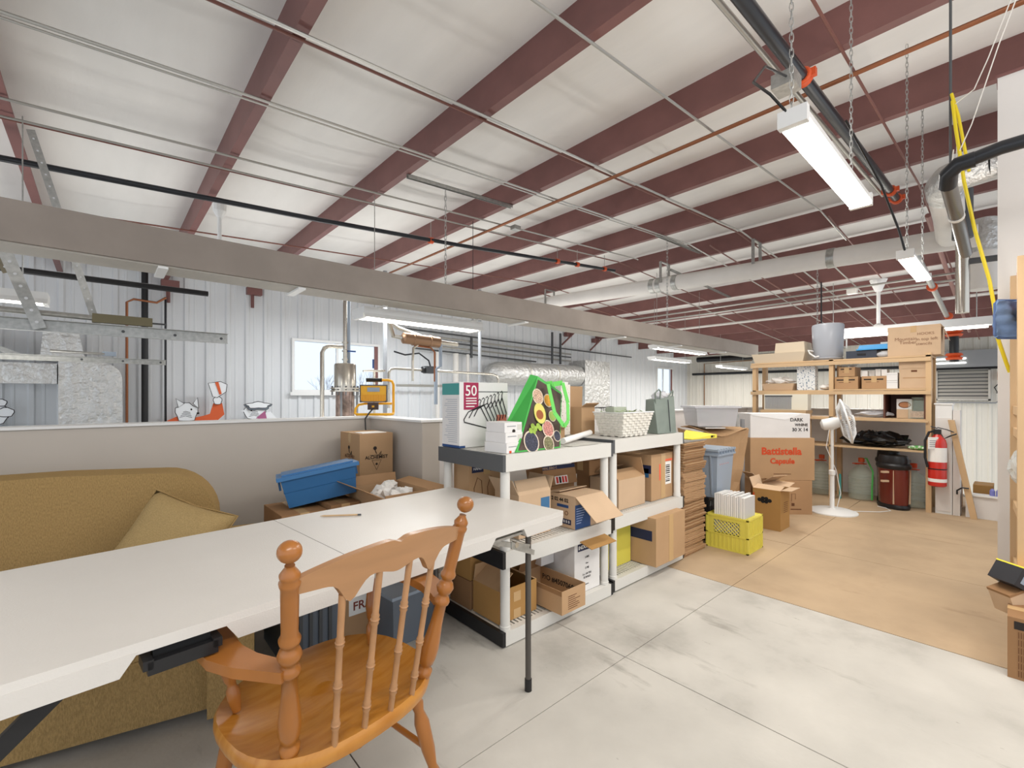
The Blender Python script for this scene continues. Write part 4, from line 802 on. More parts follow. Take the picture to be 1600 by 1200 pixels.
for k, lab in enumerate(('small white carton at the bottom of the three by the green bag', 'middle one of three small white cartons by the green bag', 'top one of three small white cartons beside the hanger box')):
    t = thing('small_carton', lab, 'box', (1.525+.004*k, 1.735+.012*k, .958+.052*k), R(5-4*k)); BX(0, .125-.005*k, 0, .16, 0, .0515).build('body', KW, t, bevel=.002, seg=1)
    patch(t, 'f', .015, .075, .03, .034, M_grey, 'print_line'); patch(t, 'f', .085, .115, .012, .04, mat('label grey', (206, 204, 196), .8), 'label')
    if k == 0: BX(.02, .035, -.002, -.0003, .0, .012).build('orange_mark', M_inkr, t)
    if k == 2: MB().cyl((.06, -.002, .006), (.06, 0, .006), .010, 12).build('dark_dot', M_ink, t)
t = thing('zip_bag', 'clear zip bag with blue seals slumped behind the green shopping bag', 'bag', (1.98, 1.99, .958)); b = MB().sphere((0, .05, .075), .07, 1.3, .9, 1.05, 14)
rn = random.Random(5)
for v in b.bm.verts: v.co += Vector((rn.uniform(-.008, .008), rn.uniform(-.008, .008), rn.uniform(-.008, .008)))
b.build('bag_body', M_frost, t, smooth=True); MB().tube([(-.1, -.02, .155), (0, -.03, .150), (.1, 0, .156)], .004, 6).build('seal', mat('blue seal', (70, 100, 190), .4), t); MB().tube([(-.13, .02, .05), (-.10, -.02, .09), (-.06, -.03, .12)], .004, 6).build('seal', mat('blue seal', (70, 100, 190), .4), t)
# green shopping bag
t = thing('shopping_bag', 'bright green shopping bag printed with avocado and bowls of seeds', 'bag', (1.585, 1.73, .959), 0)
Bp = [(.0, .0, 0), (.34, -.0, 0), (.36, .16, 0), (-.02, .165, 0)]; Tp = [(.26, .10, .405), (.46, .10, .315), (.46, .13, .315), (.235, .135, .415)]
b = MB().hexa(Bp+Tp); b.build('bag_body', M_green, t, bevel=.003)
def onf(u, v, off=.002):
    a = Vector(Bp[0]).lerp(Vector(Bp[1]), u); c = Vector(Tp[0]).lerp(Vector(Tp[1]), u); p = a.lerp(c, v); nrm = (Vector(Bp[1])-Vector(Bp[0])).cross(Vector(Tp[0])-Vector(Bp[0])).normalized(); return p+nrm*off
nrm = (Vector(Bp[1])-Vector(Bp[0])).cross(Vector(Tp[0])-Vector(Bp[0])).normalized()
def decal(name, uv, m, off=.0015):
    b = MB(); b.bm.faces.new([b.bm.verts.new(onf(u, v, off)) for u, v in uv]); b.build(name, m, t, solid=.0005)
decal('photo_panel', [(.04, .02), (.98, .02), (.98, .96), (.04, .96)], M_bagphoto, .001)
def disc(name, u, v, r, m, off, sx=1, sz=1.0, n=18, ru=1.0):
    c = onf(u, v, off); ax = (Vector(Bp[1])-Vector(Bp[0])).normalized(); up = nrm.cross(ax); b = MB()
    b.bm.faces.new([b.bm.verts.new(c+ax*(r*sx*math.cos(k*2*math.pi/n))+up*(r*sz*math.sin(k*2*math.pi/n))) for k in range(n)]); b.build(name, m, t, solid=.0004)
mb_ = mat('bowl print', (222, 206, 186), .6); oat = mat('oat print', (196, 164, 140), .7, var=.5, scale=160); pap = mat('papaya print', (226, 160, 50), .6, var=.2, scale=60); avo = mat('avocado flesh print', (222, 208, 110), .6)
pit = mat('avocado pit print', (152, 84, 40), .5); skin = mat('avocado skin print', (96, 120, 50), .6); spr = mat('sprout print', (150, 180, 70), .6, var=.2, scale=50); blk = mat('berry print', (58, 60, 76), .6, var=.7, scale=180); pnk = mat('pink bean print', (190, 130, 120), .7, var=.5, scale=150); lime = mat('lime print', (170, 196, 100), .6)
for (u, v, r, outer, inner) in ((.17, .74, .042, mb_, oat), (.52, .74, .036, mb_, pap), (.28, .12, .056, mb_, blk), (.70, .08, .042, mb_, mat('olive seed print', (120, 116, 84), .7, var=.6, scale=170)), (.64, .31, .046, mb_, pnk), (.72, .52, .030, mb_, lime), (.90, .2, .03, mb_, blk)):
    disc('bowl_print', u, v, r, outer, .0028, sz=1.1); disc('food_print', u, v, r*.86, inner, .0036, sz=1.1)
disc('avocado_skin', .34, .52, .056, skin, .0034, .85, 1.12); disc('avocado_flesh', .34, .52, .052, avo, .0042, .84, 1.12); disc('avocado_pit', .34, .50, .027, pit, .005)
for u, v in ((.22, .33), (.30, .30), (.36, .34), (.28, .25), (.42, .31), (.20, .27)): disc('sprout_print', u, v, .0155, spr, .0045)
for s_ in (0, 1):
    y = -.012 if s_ == 0 else .07
    b = MB(); pts = [(.36, .085+y, .36), (.43, .075+y, .37), (.46, .06+y, .25), (.43, .03+y, .15), (.36, .0+y, .12), (.31, .03+y, .20), (.30, .07+y, .36)]
    for p, q in zip(pts, pts[1:]):
        p = Vector(p); q = Vector(q); d = (q-p).normalized(); n_ = Vector((d.z, 0, -d.x))*.014; b.bm.faces.new([b.bm.verts.new(k) for k in (p-n_, q-n_, q+n_, p+n_)])
    b.build('handle', M_greend, t, solid=.002)
MB().hexa([(.345, .01, .0), (.365, .03, .0), (.375, .14, .0), (.362, .155, .0), (.462, .10, .31), (.475, .105, .30), (.475, .125, .30), (.462, .128, .31)]).build('side_gusset', mat('patterned gusset', (206, 216, 200), .6, rgb2=(60, 90, 60), scale=60, thr=(.45, .55)), t, bevel=.004)
t = thing('paper_roll', 'long white paper roll lying across both shelf units', 'roll', (0, 0, 0)); MB().cyl((2.07, 1.84, .978), (2.56, 2.02, .993), .019, 16).build('tube', M_paper, t, smooth=True)
tag(BX(2.02, 2.26, 1.72, 1.80, .958, .9595).build('paper_sheet', mat('grey sheet', (190, 188, 180), .8)), 'loose grey sheet lying at the front of the left shelf unit', 'paper')
t = carton('open carton with raised flap behind the green bag', (2.16, 2.08, .958), .20, .14, .085, K1, open_=True, flaps={'b': (.115, 4), 'f': (.03, 95)})
t2 = thing('spool', 'white spool of tape in the carton behind the green bag', 'spool', (2.27, 1.97, .0)); t2.location = (2.26, 2.15, .963); MB().cyl((0, 0, 0), (0, 0, .05), .035, 16).build('core', M_white, t2); MB().cyl((0, 0, .05), (0, 0, .056), .042, 16).build('rim', M_dgrey, t2)
t = carton('upright brown carton with raised lid behind the white roll', (2.54, 2.08, .973), .15, .12, .20, K1, open_=True, flaps={'b': (.15, -2), 'f': (.05, 60)})
t = thing('patterned_box', 'white box with small diamond pattern behind the green bag straps', 'box', (2.41, 2.16, .973)); BX(0, .10, 0, .10, 0, .36).build('body', mat('diamond paper', (232, 226, 216), .7, rgb2=(150, 130, 120), scale=90, thr=(.6, .66)), t, bevel=.002, seg=1); BX(.02, .10, .02, .08, .36, .38).build('lid', KW, t)
t = thing('wire_basket', 'black wire basket rim showing behind the white woven basket', 'basket', (2.82, 2.06, .972)); MB().tube([(-.08, 0, .19), (.0, -.03, .20), (.12, 0, .19), (.12, .08, .19), (-.08, .08, .19)], .004, 6, closed=True).build('rim', M_black, t)
for k in range(8): MB().tube([(-.07+k*.025, 0, .19), (-.07+k*.025, .02, .0)], .002, 5).build('wire', M_black, t)
# white woven basket
t = thing('woven_basket', 'white woven basket with greenery on the right shelf unit', 'basket', (2.60, 1.78, .973)); b = MB()
n = 9
for r in range(n):
    z0 = r*.018; f0 = .035*r/n
    for side in range(4):
        ln = .30+2*f0 if side % 2 == 0 else .18+2*f0; m_ = 10 if side % 2 == 0 else 6
        for k in range(m_):
            if side == 0: p = Vector((-f0+ln*k/m_, -f0, z0)); ax = Vector((1, 0, 0)); o_ = Vector((0, -1, 0))
            elif side == 1: p = Vector((.30+f0, -f0+ln*k/m_, z0)); ax = Vector((0, 1, 0)); o_ = Vector((1, 0, 0))
            elif side == 2: p = Vector((.30+f0-ln*k/m_, .18+f0, z0)); ax = Vector((-1, 0, 0)); o_ = Vector((0, 1, 0))
            else: p = Vector((-f0, .18+f0-ln*k/m_, z0)); ax = Vector((0, -1, 0)); o_ = Vector((-1, 0, 0))
            L = ln/m_*.98; off = .004 if (k+r) % 2 else .0
            a0 = p+o_*off; a1 = a0+ax*L; i0 = -o_*.005; up = Vector((0, 0, .0165))
            b.hexa([a0, a1, a1+i0, a0+i0, a0+up, a1+up, a1+i0+up, a0+i0+up])
o = b.build('weave', mat('white raffia', (222, 218, 208), .8, var=.08, scale=60), t); o['kind'] = 'stuff'
BX(0, .30, 0, .18, 0, .004).build('base', M_paper, t); MB().tube([(-.036, -.036, .165), (.336, -.036, .165), (.336, .216, .165), (-.036, .216, .165)], .005, 6, closed=True).build('rim', M_white, t)
b = MB(); rn = random.Random(9)
for k in range(40):
    c = Vector((rn.uniform(.0, .3), rn.uniform(0, .18), .15+rn.uniform(0, .03))); d = Vector((rn.uniform(-1, 1), rn.uniform(-1, 1), rn.uniform(-.2, .4))).normalized()*.03; n_ = Vector((-d.y, d.x, 0)).normalized()*.009
    b.bm.faces.new([b.bm.verts.new(q) for q in (c-d, c+n_, c+d, c-n_)])
o = b.build('greenery', mat('sage leaves', (150, 168, 120), .7), loc=(2.60, 1.78, .973), solid=.001); tag(o, 'pale green sprigs filling the white woven basket', 'greenery', kind='stuff')
BX(.05, .2, .1, .17, .10, .20).build('card_insert', mat('sage card', (176, 184, 166), .7), t)
# grey bag
t = thing('tote_bag', 'grey green carrier bag stuffed with plastic on the right shelf unit', 'bag', (3.02, 1.76, .974), R(-8))
MB().hexa([(.0, .0, 0), (.215, .0, 0), (.215, .12, 0), (.0, .12, 0), (-.02, .02, .25), (.20, .01, .275), (.20, .10, .275), (.0, .11, .25)]).build('bag_body', M_greybag, t, bevel=.012, seg=3, smooth=True)
MB().hexa([(.14, -.006, .01), (.143, -.006, .01), (.143, 0, .01), (.14, 0, .01), (.12, .0, .25), (.123, .0, .25), (.123, .006, .25), (.12, .006, .25)]).build('fold', M_dgrey, t)
MB().tube([(.0, .02, .22), (-.03, .0, .30), (.0, -.01, .325), (.03, .0, .31), (.05, .02, .25)], .006, 6).build('handle', M_greybag, t); MB().tube([(.13, .02, .25), (.17, .0, .32), (.20, .02, .31), (.205, .03, .26)], .006, 6).build('handle', M_greybag, t)
b = MB().sphere((.11, .06, .275), .06, 1.4, .8, .6, 12); rn = random.Random(2)
for v in b.bm.verts: v.co += Vector((rn.uniform(-.01, .01), rn.uniform(-.01, .01), rn.uniform(-.01, .01)))
b.build('plastic_film', M_frost, t)
text('HARPER', .02, M_paper, t, (.03, -.002, .19), FRONT) if False else None
# mid tier left unit
t = carton('carton with dark top band and small blue bottle icon at back of left unit', (1.56, 2.10, .476), .26, .15, .385, K1)
patch(t, 'f', .02, .20, .33, .38, M_inkn, 'dark_band'); ftext(t, 'HAND TAPE', .03, .345, .022, M_paper); patch(t, 'f', .115, .145, .05, .13, M_inkb, 'bottle_icon'); MB().cyl((.13, -.0015, .13), (.13, -.0002, .15), .008, 8).build('bottle_neck', M_inkb, t)
for x in (.07, .17): 
    b = MB().tube([(x-.03, -.001, .16), (x-.035, -.001, .24), (x-.01, -.001, .30), (x+.02, -.001, .28), (x+.03, -.001, .16)], .002, 5); b.build('line_drawing', M_brownink, t)
t = carton('pale open carton with tilted front flap, middle tier of the left unit', (1.67, 1.80, .476), .25, .20, .235, K3, open_=True, flaps={'f': (.085, -28), 'l': (.10, 30), 'r': (.08, 20)})
patch(t, 'f', .17, .24, .12, .20, mat('blue label', (64, 110, 150), .7), 'blue_label')
t = carton('carton stamped with four number pairs and a hanging pale flap', (2.03, 1.71, .477), .26, .24, .185, K3, open_=True, flaps={'f': (.19, 128), 'b': (.12, -80)}, fm=K3)
BX(0, .26, .0, .2, .186, .19).build('top_flap', K3, t)
ltext(t, '12 02 44 02', .20, .148, .031, M_ink, bold=.0006); patch(t, 'l', .05, .14, .115, .132, M_inkb); patch(t, 'l', .03, .12, .02, .05, M_inkn); MB().tube([(-.001, .065+.012*math.cos(a), .085+.012*math.sin(a)) for a in [k*math.pi/3 for k in range(6)]], .002, 5, closed=True).build('recycle_mark', M_brownink, t); patch(t, 'f', .0, .14, .0, .14, M_inkb)
ltext(t, 'A B B B', .11, .028, .022, M_paper)
for k in range(7): BX(.01, .10-.008*k, -.0022, -.0012, .115-.014*k, .120-.014*k).build('white_print', mat('pale blue', (150, 170, 210), .7), t)
t = carton('flat brown striped carton lying behind the numbered carton', (1.98, 1.98, .477), .36, .17, .20, K4, tape='cross'); BX(.05, .31, .02, .06, .2005, .202).build('dark_label', M_inkn, t)
t = carton('brown carton with red and white lettered tape at right of the left unit', (2.06, 1.98, .68), .28, .17, .125, K4, tape=None); t.rotation_euler = (R(-14), 0, R(-6)); t.location.z = .682
for k in range(4): BX(.10+k*.025, .118+k*.025, -.002, -.0003, .01, .05).build('tape_stripe', (M_red, M_ink, M_red, M_red)[k], t)
BX(.09, .20, -.0012, -.0002, .005, .055).build('white_tape', M_paper, t); BX(.0, .28, -.001, -.0001, .10, .125).build('dark_band', M_inkn, t); ftext(t, 'FIERE ZERO C', .0, .104, .02, K3)
# bottom tier left unit
t = carton('lower of two brown cartons at the back left of the bottom tier', (1.50, 2.01, .076), .21, .19, .155, K4)
t = carton('upper of two brown cartons at the back left of the bottom tier', (1.505, 2.015, .233), .205, .185, .155, K2); ftext(t, 'TISSE  2801', .02, .12, .02, M_brownink)
t = carton('brown carton beside the stacked pair, back of the bottom tier', (1.73, 2.01, .076), .20, .18, .30, K2)
t = carton('brown carton with peaked open flaps at the front of the bottom tier', (1.51, 1.775, .076), .27, .22, .17, K2, open_=True, flaps={'l': (.12, -52), 'r': (.10, -62), 'b': (.09, -10)}, fm=K1)
patch(t, 'f', .10, .15, .09, .14, M_tape, 'tape'); patch(t, 'f', .10, .15, .0, .05, M_tape, 'tape')
t = carton('open shallow carton with order number, sticking out of the bottom tier', (1.81, 1.615, .085), .195, .35, .125, K1, open_=True, flaps={'b': (.10, -20)}, fm=K4)
BX(-.001, .0, 0, .35, .10, .126).build('worn_edge', K4, t); text('P/O #4507068871', .042, M_ink, t, (.190, .33, .055), LEFT, bold=.0008)
for k in range(7): BX(.05, .05+random.uniform(.05, .10), -.0012, -.0002, .018+k*.011, .021+k*.011).build('small_print', M_brownink, t)
t = carton('white carton with navy industrial tape panel and open kraft flap', (2.06, 1.74, .076), .24, .26, .335, KW, open_=True, flaps={'f': (.13, 105), 'r': (.06, 30)}, fm=K2)
patch(t, 'f', .03, .19, .25, .32, M_inkn, 'navy_panel'); ftext(t, 'INDUSTRIAL', .035, .262, .030, M_paper, bold=.0008)
for s_, z, q in (('1-845', .20, .018), ('Clear', .165, .012), ('2 Mil', .135, .018), ('2 x 110 YDS', .10, .016), ('72 ROLLS', .08, .016), ('made in', .04, .01)): ftext(t, s_, .115, z, q, M_ink, 'CENTER')
t = carton('grey white tape carton turned sideways at the back of the bottom tier', (1.945, 1.90, .235), .11, .22, .165, KW); patch(t, 'l', 0, .22, .09, .165, M_inkn, 'navy_panel'); ltext(t, 'INDUSTRIAL TAPE', .215, .102, .024, M_paper, bold=.0006); ltext(t, 'LINE', .19, .13, .03, M_paper, bold=.0006)
carton('plain carton under the sideways tape carton', (1.95, 1.985, .076), .105, .16, .155, K4)
# second unit
t = carton('plain small carton with gaping top on the middle tier of the right unit', (2.56, 1.78, .486), .32, .24, .20, K3, open_=True, flaps={'f': (.10, -58), 'b': (.10, -50), 'r': (.14, -20)}, fm=K1)
t = carton('large carton with navy stripe and shipping label on the right unit', (2.955, 1.775, .486), .33, .34, .335, K1, tape='front')
patch(t, 'l', .0, .34, .20, .26, M_inkn, 'navy_stripe'); patch(t, 'l', .02, .15, .17, .235, mat('steel blue', (40, 96, 140), .7), 'blue_wedge'); patch(t, 'f', .18, .28, .10, .27, M_paper, 'shipping_label')
for k in range(9): BX(.20, .26, -.002, -.0012, .12+k*.015, .124+k*.015+random.uniform(0, .006)).build('label_print', M_ink, t)
patch(t, 'f', .11, .13, .14, .26, mat('fluor orange', (236, 110, 80), .7), 'orange_mark'); patch(t, 'f', .15, .30, .275, .29, mat('fluor orange', (236, 110, 80), .7), 'orange_mark')
carton('flat striped carton lying just under the top deck of the right unit', (2.50, 1.98, .70), .44, .16, .10, K4, tape='cross').location.z = .70
carton('plain carton holding up the flat striped one on the right unit', (2.56, 2.03, .486), .34, .11, .213, K4)
t = carton('big tan carton with navy patch on the bottom tier of the right unit', (2.80, 1.645, .083), .40, .34, .33, K1, tape='front'); patch(t, 'l', .03, .22, .17, .24, M_inkn, 'navy_patch')
t = thing('milk_crate', 'yellow crate half hidden behind the post on the right unit bottom tier', 'crate', (2.52, 1.84, .081)); b = MB(); b.box(0, .27, 0, .01, 0, .30).box(0, .01, .01, .27, 0, .30).box(.26, .27, .01, .27, 0, .30).box(0, .27, .27, .28, 0, .30).box(.01, .26, .01, .27, 0, .01); b.build('body', M_yellow, t); BX(-.008, .278, -.008, .288, .28, .30).build('rim', M_yellow, t, bevel=.003)
# ------------------------------------------------------------------ stack of flattened cartons
rn = random.Random(11); base = None
for k in range(44):
    x, y, z = 3.335+rn.uniform(-.012, .012), 1.722+rn.uniform(-.01, .012), .0201*k
    if base is None or k % 11 == 0:
        t = thing('flattened_carton', 'folded flat brown carton in the tall stack right of the shelf units', 'box', (x, y, z), 0, 'flattened cartons in the tall stack')
        h = .0185; nx = 6; zz = [h+rn.uniform(-.002, .001) for _ in range(nx+1)]
        b = MB(); 
        for i in range(nx): b.hexa([(i*.058, 0, 0), ((i+1)*.058, 0, 0), ((i+1)*.058, .38, 0), (i*.058, .38, 0), (i*.058, 0, zz[i]*.5), ((i+1)*.058, 0, zz[i+1]*.5), ((i+1)*.058, .38, zz[i+1]*.5), (i*.058, .38, zz[i]*.5)])
        b.build('lower_sheet', K4 if k % 2 else K5, t)
        b = MB(); 
        for i in range(nx): b.hexa([(i*.058, .0+.004*(i % 2), zz[i]*.6), ((i+1)*.058, .004*((i+1) % 2), zz[i+1]*.6), ((i+1)*.058, .38, zz[i+1]*.6), (i*.058, .38, zz[i]*.6), (i*.058, .004*(i % 2), zz[i]), ((i+1)*.058, .004*((i+1) % 2), zz[i+1]), ((i+1)*.058, .38, zz[i+1]), (i*.058, .38, zz[i])])
        b.build('upper_sheet', K1, t); base = t
    else: t = copy_tree(base); t.location = (x, y, z); t.rotation_euler = (0, 0, rn.uniform(-.02, .02))
for o in [q for q in bpy.data.objects if q.name.startswith('flattened_carton')]:
    z = o.location.z; o['label'] = 'topmost folded flat carton in the tall stack, under the grey sheet' if z > .86 else 'bottom folded flat carton of the tall stack, lying on the floor' if z < .01 else 'folded flat brown carton within the tall stack, neither its topmost nor its bottom one'
tag(BX(3.36, 3.74, 1.73, 1.95, .886, .90).build('flat_sheet', mat('grey sheet edge', (150, 146, 140), .7)), 'grey sheet laid on top of the flattened carton stack', 'sheet')
t = thing('yellow_sign', 'yellow sign board lying over the stack and the grey bin', 'sign', (3.50, 1.74, .902), R(4)); MB().hexa([(0, 0, 0), (.40, -.05, -.008), (.40, .22, .0), (0, .10, 0), (0, 0, .006), (.40, -.05, .022), (.40, .22, .045), (0, .10, .006)]).build('board', mat('bright yellow', (240, 224, 70), .5), t)
for k in range(4): BX(.30+k*.02, .304+k*.02, -.046, -.036, .0, .018).build('scribble', M_ink, t)
t = thing('teal_spool', 'teal and orange reel showing between the shelf unit and crumpled carton', 'reel', (3.62, 2.18, .93)); MB().cyl((0, 0, -.05), (0, 0, 0), .05, 14).build('teal_reel', mat('deep teal', (24, 110, 104), .5), t); MB().cyl((.0, 0, 0), (0, 0, .04), .035, 12).build('orange_reel', M_inkr, t)
carton('tall carton behind the flattened stack', (3.50, 2.11, 0), .30, .28, .87, K4)
# grey euro bin on a black box
t = thing('black_box', 'black scribbled plastic box under the grey bin', 'box', (3.88, 1.78, 0)); BX(0, .30, 0, .22, 0, .375).build('body', M_dark, t, bevel=.006); BX(-.005, .305, -.005, .225, .355, .377).build('lid', M_black, t)
for k in range(7): MB().tube([(.02+.035*k, -.002, .30), (.04+.03*k, -.003, .345), (.03+.04*k, -.002, .26)], .001, 4).build('scratch', M_grey, t)
t = thing('plastic_bin', 'grey blue stacking bin with ribbed rim beside the flattened stack', 'bin', (3.87, 1.70, .379))
MB().hexa([(.03, .02, 0), (.30, .02, 0), (.30, .24, 0), (.03, .24, 0), (0, 0, .40), (.335, 0, .40), (.335, .26, .40), (0, .26, .40)]).build('body', M_bin, t, bevel=.012, seg=3, smooth=True)
for z in (.36, .40): BX(-.012, .347, -.012, .272, z, z+.016).build('rim', M_bin, t, bevel=.003)
for k in range(7): BX(.0+k*.053, .006+k*.053, -.014, .0, .365, .42).build('rim_rib', M_bin, t)
for y in (.05, .21): MB().hexa([(.02, y, .02), (.03, y, .02), (.03, y+.012, .02), (.02, y+.012, .02), (-.012, y, .37), (.0, y, .37), (.0, y+.012, .37), (-.012, y+.012, .37)]).build('side_rib', M_bin, t)
for k in range(5): BX(.06+k*.04, .07+k*.04, .004, .008, .28, .29).build('faded_print', mat('faded pink', (200, 140, 140), .7), t)
# front yellow crate with booklets
t = thing('milk_crate', 'yellow lattice crate full of white booklets on the tan floor', 'crate', (3.765, 1.415, 0), R(0)); b = MB(); W_, D_, H_ = .30, .33, .275; q = .008
b.box(q, W_-q, q, D_-q, 0, .008)
b.box(W_-q, W_, 0, D_, 0, H_).box(0, W_, D_-q, D_, 0, H_).box(0, W_, 0, q, 0, H_)
b.box(0, q, 0, D_, 0, .13).box(0, q, 0, D_, .235, H_).box(0, q, 0, .06, .13, .235).box(0, q, D_-.06, D_, .13, .235); b.build('body', M_yellow, t)
b = MB()
for k in range(-5, 9):
    for s_ in (1, -1):
        y0 = .06+k*.03; y1 = y0+s_*.105; 
        pts = [(y0, .13), (y1, .235)]
        a0, a1 = .06, D_-.06
        def clip(p, r):
            t0, t1 = 0, 1; dy = r[0]-p[0]
            if dy == 0: return None
            ta = (a0-p[0])/dy; tb = (a1-p[0])/dy; lo, hi = max(0, min(ta, tb)), min(1, max(ta, tb))
            return None if lo >= hi else [(p[0]+dy*u, p[1]+(r[1]-p[1])*u) for u in (lo, hi)]
        c = clip(*pts)
        if c: b.tube([(.004, c[0][0], c[0][1]), (.004, c[1][0], c[1][1])], .0036, 4)
o = b.build('lattice', M_yellow, t); o['kind'] = 'stuff'
for z in (0.0, .12, .26): BX(-.004, W_+.004, -.004, D_+.004, z, z+.010).build('band', M_yellow, t)
for k in range(9): BX(.02+k*.03, .026+k*.03, -.004, 0, .012, .12).build('rib', M_yellow, t); BX(-.004, 0, .02+k*.033, .026+k*.033, .012, .118).build('rib', M_yellow, t)
for k in range(9): BX(.02+k*.03, .026+k*.03, -.004, 0, .135, .255).build('rib', M_yellow, t)
for x, y in ((-.004, -.004), (W_-.012, -.004), (-.004, D_-.012)): BX(x, x+.016, y, y+.016, 0, H_).build('corner_post', M_yellow, t)
rn = random.Random(4); bk = None
for k in range(15):
    if bk is None:
        t = thing('booklet', 'white booklet standing on edge in the yellow crate', 'booklet', (0, 0, 0), 0, 'white booklets in the yellow crate'); BX(0, .20, 0, .0135, 0, .42).build('pages', M_paper, t); MB().box(-.0006, .2006, -.0008, .0142, .0, .0).build('x', M_paper, t) if False else None
        BX(-.001, .201, -.001, 0, 0, .421).build('cover', mat('grey cover', (198, 196, 194), .7), t); bk = t
    else: t = copy_tree(bk)
    t.location = (3.80+rn.uniform(-.006, .006), 1.45+k*.0165, .012+rn.uniform(0, .02)); t.rotation_euler = (0, 0, R(rn.uniform(-1, 1)))
# crumpled carton and clear bin
t = thing('crumpled_carton', 'tall crumpled carton sagging under the clear plastic bin', 'box', (4.36, 2.16, 0), R(-42)); rn = random.Random(8)
b = MB(); b.hexa([(.10, .0, 0), (.42, .0, 0), (.42, .36, 0), (.10, .36, 0), (.0, 0, .90), (.56, 0, .92), (.56, .40, .92), (.0, .40, .90)])
bmesh.ops.subdivide_edges(b.bm, edges=b.bm.edges, cuts=6, use_grid_fill=True)
for v in b.bm.verts: v.co += Vector((rn.uniform(-.010, .010), rn.uniform(-.012, .012), rn.uniform(-.006, .008)-(.05*math.sin(v.co.x*6) if v.co.z > .85 else 0)))
b.build('body', K1, t); 
b = MB().grid(lambda u, v: Vector((.02+.52*u, -.02+.40*v, .935-.07*math.sin(math.pi*u)*(1-v)+.01*math.sin(9*u+5*v))), 10, 8); b.build('top_flap', K1, t, solid=.006); BX(.15, .35, .05, .22, .925, .935).build('shipping_label', M_paper, t)
for z in (.5, .56, .6): BX(.18, .36, -.014, -.008, z, z+.008).build('printed_line', M_brownink, t)
t = thing('clear_bin', 'frosted clear plastic bin upside down on the crumpled carton', 'bin', (4.40, 2.16, .945), R(-42)); MB().hexa([(.04, .02, 0), (.42, .02, 0), (.42, .34, 0), (.04, .34, 0), (.02, 0, .18), (.44, 0, .19), (.44, .36, .19), (.02, .36, .18)]).build('body', M_frost, t, bevel=.015, seg=3, smooth=True)
BX(.0, .46, -.02, .38, .185, .205).build('lid', M_frost, t, bevel=.008, smooth=True)
b = MB(); 
for k in range(14): b.sphere((.08+rn.uniform(0, .25), .06+rn.uniform(0, .2), .06+rn.uniform(0, .07)), rn.uniform(.03, .05), seg=6)
for v in b.bm.verts: v.co += Vector((rn.uniform(-.01, .01), rn.uniform(-.01, .01), rn.uniform(-.01, .01)))
o = b.build('packing_filler', mat('pale green film', (190, 206, 190), .5)); o.location = (4.40, 2.16, .945); o.rotation_euler = (0, 0, R(-42)); tag(o, 'pale green film packing inside the frosted clear bin', 'packing', kind='stuff')
for k, (x, y, m) in enumerate(((4.95, 1.98, M_galv), (5.02, 1.95, M_grey), (5.0, 2.05, M_dgrey))):
    tag(MB().box(-.02, .02, -.012, .012, 0, 1.06-.05*k).box(-.02, -.016, -.03, .012, 0, 1.06-.05*k).build('metal_post', m, loc=(x, y, 0), rz=R(20)), ('galvanised post standing left of the big lettered carton', 'grey post beside the galvanised one by the lettered carton', 'dark post at the back left of the lettered carton')[k], 'post')
# ------------------------------------------------------------------ Lettered cartons and open mustard carton
t = carton('bottom carton of the stack left of the white fan', (5.13, 1.88, 0), .61, .40, .36, K5, rz=R(-45)); b = MB().tube([(.40, -.001, .14), (.40, -.001, .22), (.44, -.001, .22), (.44, -.001, .16)], .002, 4); b.build('printed_mark', M_brownink, t); patch(t, 'f', .40, .43, .09, .12, M_brownink, 'printed_mark'); patch(t, 'f', .39, .50, .05, .06, M_brownink, 'small_print')
t = carton('big tan carton with orange red lettering, middle of the stack by the fan', (5.12, 1.90, .362), .66, .42, .445, K1, rz=R(-45), tape=None)
ftext(t, 'Battistella', .32, .27, .105, M_inkr, 'CENTER', .0035); ftext(t, 'Capsule', .33, .175, .078, M_inkr, 'CENTER', .0028); patch(t, 'f', .24, .42, .06, .066, M_brownink, 'small_print')
t = carton('white carton with handwriting on top of the lettered carton', (5.135, 1.905, .808), .615, .36, .255, KW, rz=R(-45), tape=None)
for s_, x, z, q in (('DARK', .42, .175, .05), ('WHINE', .47, .125, .04), ('30 X 14', .44, .07, .05)): ftext(t, s_, x-.01, z, q, M_ink, bold=.0008)
MB().hexa([(.03, -.003, .235), (.36, -.003, .19), (.36, -.001, .19), (.03, -.001, .235), (.0, -.003, .25), (.52, -.003, .25), (.52, -.001, .25), (.0, -.001, .25)]).build('torn_lid', mat('bright white card', (240, 240, 240), .6), t)
t = carton('mustard carton with open pale flaps on the tan floor before the fan', (4.64, 1.46, 0), .25, .24, .375, K2, open_=True, flaps={'r': (.16, 82), 'b': (.10, 20), 'l': (.12, -78), 'f': (.09, 85)}, fm=K3)
b = MB(); 
for a, c in ((.06, .27), (.09, .285), (.12, .285), (.15, .27), (.12, .258), (.09, .258)): b.cyl((-.002, a+.03, c), (.0, a+.03, c), .018, 10)
b.build('printed_mark', M_dark, t); patch(t, 'l', .225, .238, .24, .33, M_inkr, 'red_print')
for k in range(6): BX(.09, .20, -.0012, -.0003, .16+.018*k, .164+.018*k).build('small_print', M_brownink, t)
t = carton('low brown carton with splayed flaps behind the mustard one', (4.88, 1.70, 0), .20, .13, .40, K4, rz=R(-20), open_=True, flaps={'l': (.16, 55), 'f': (.14, 60)}, fm=K3)
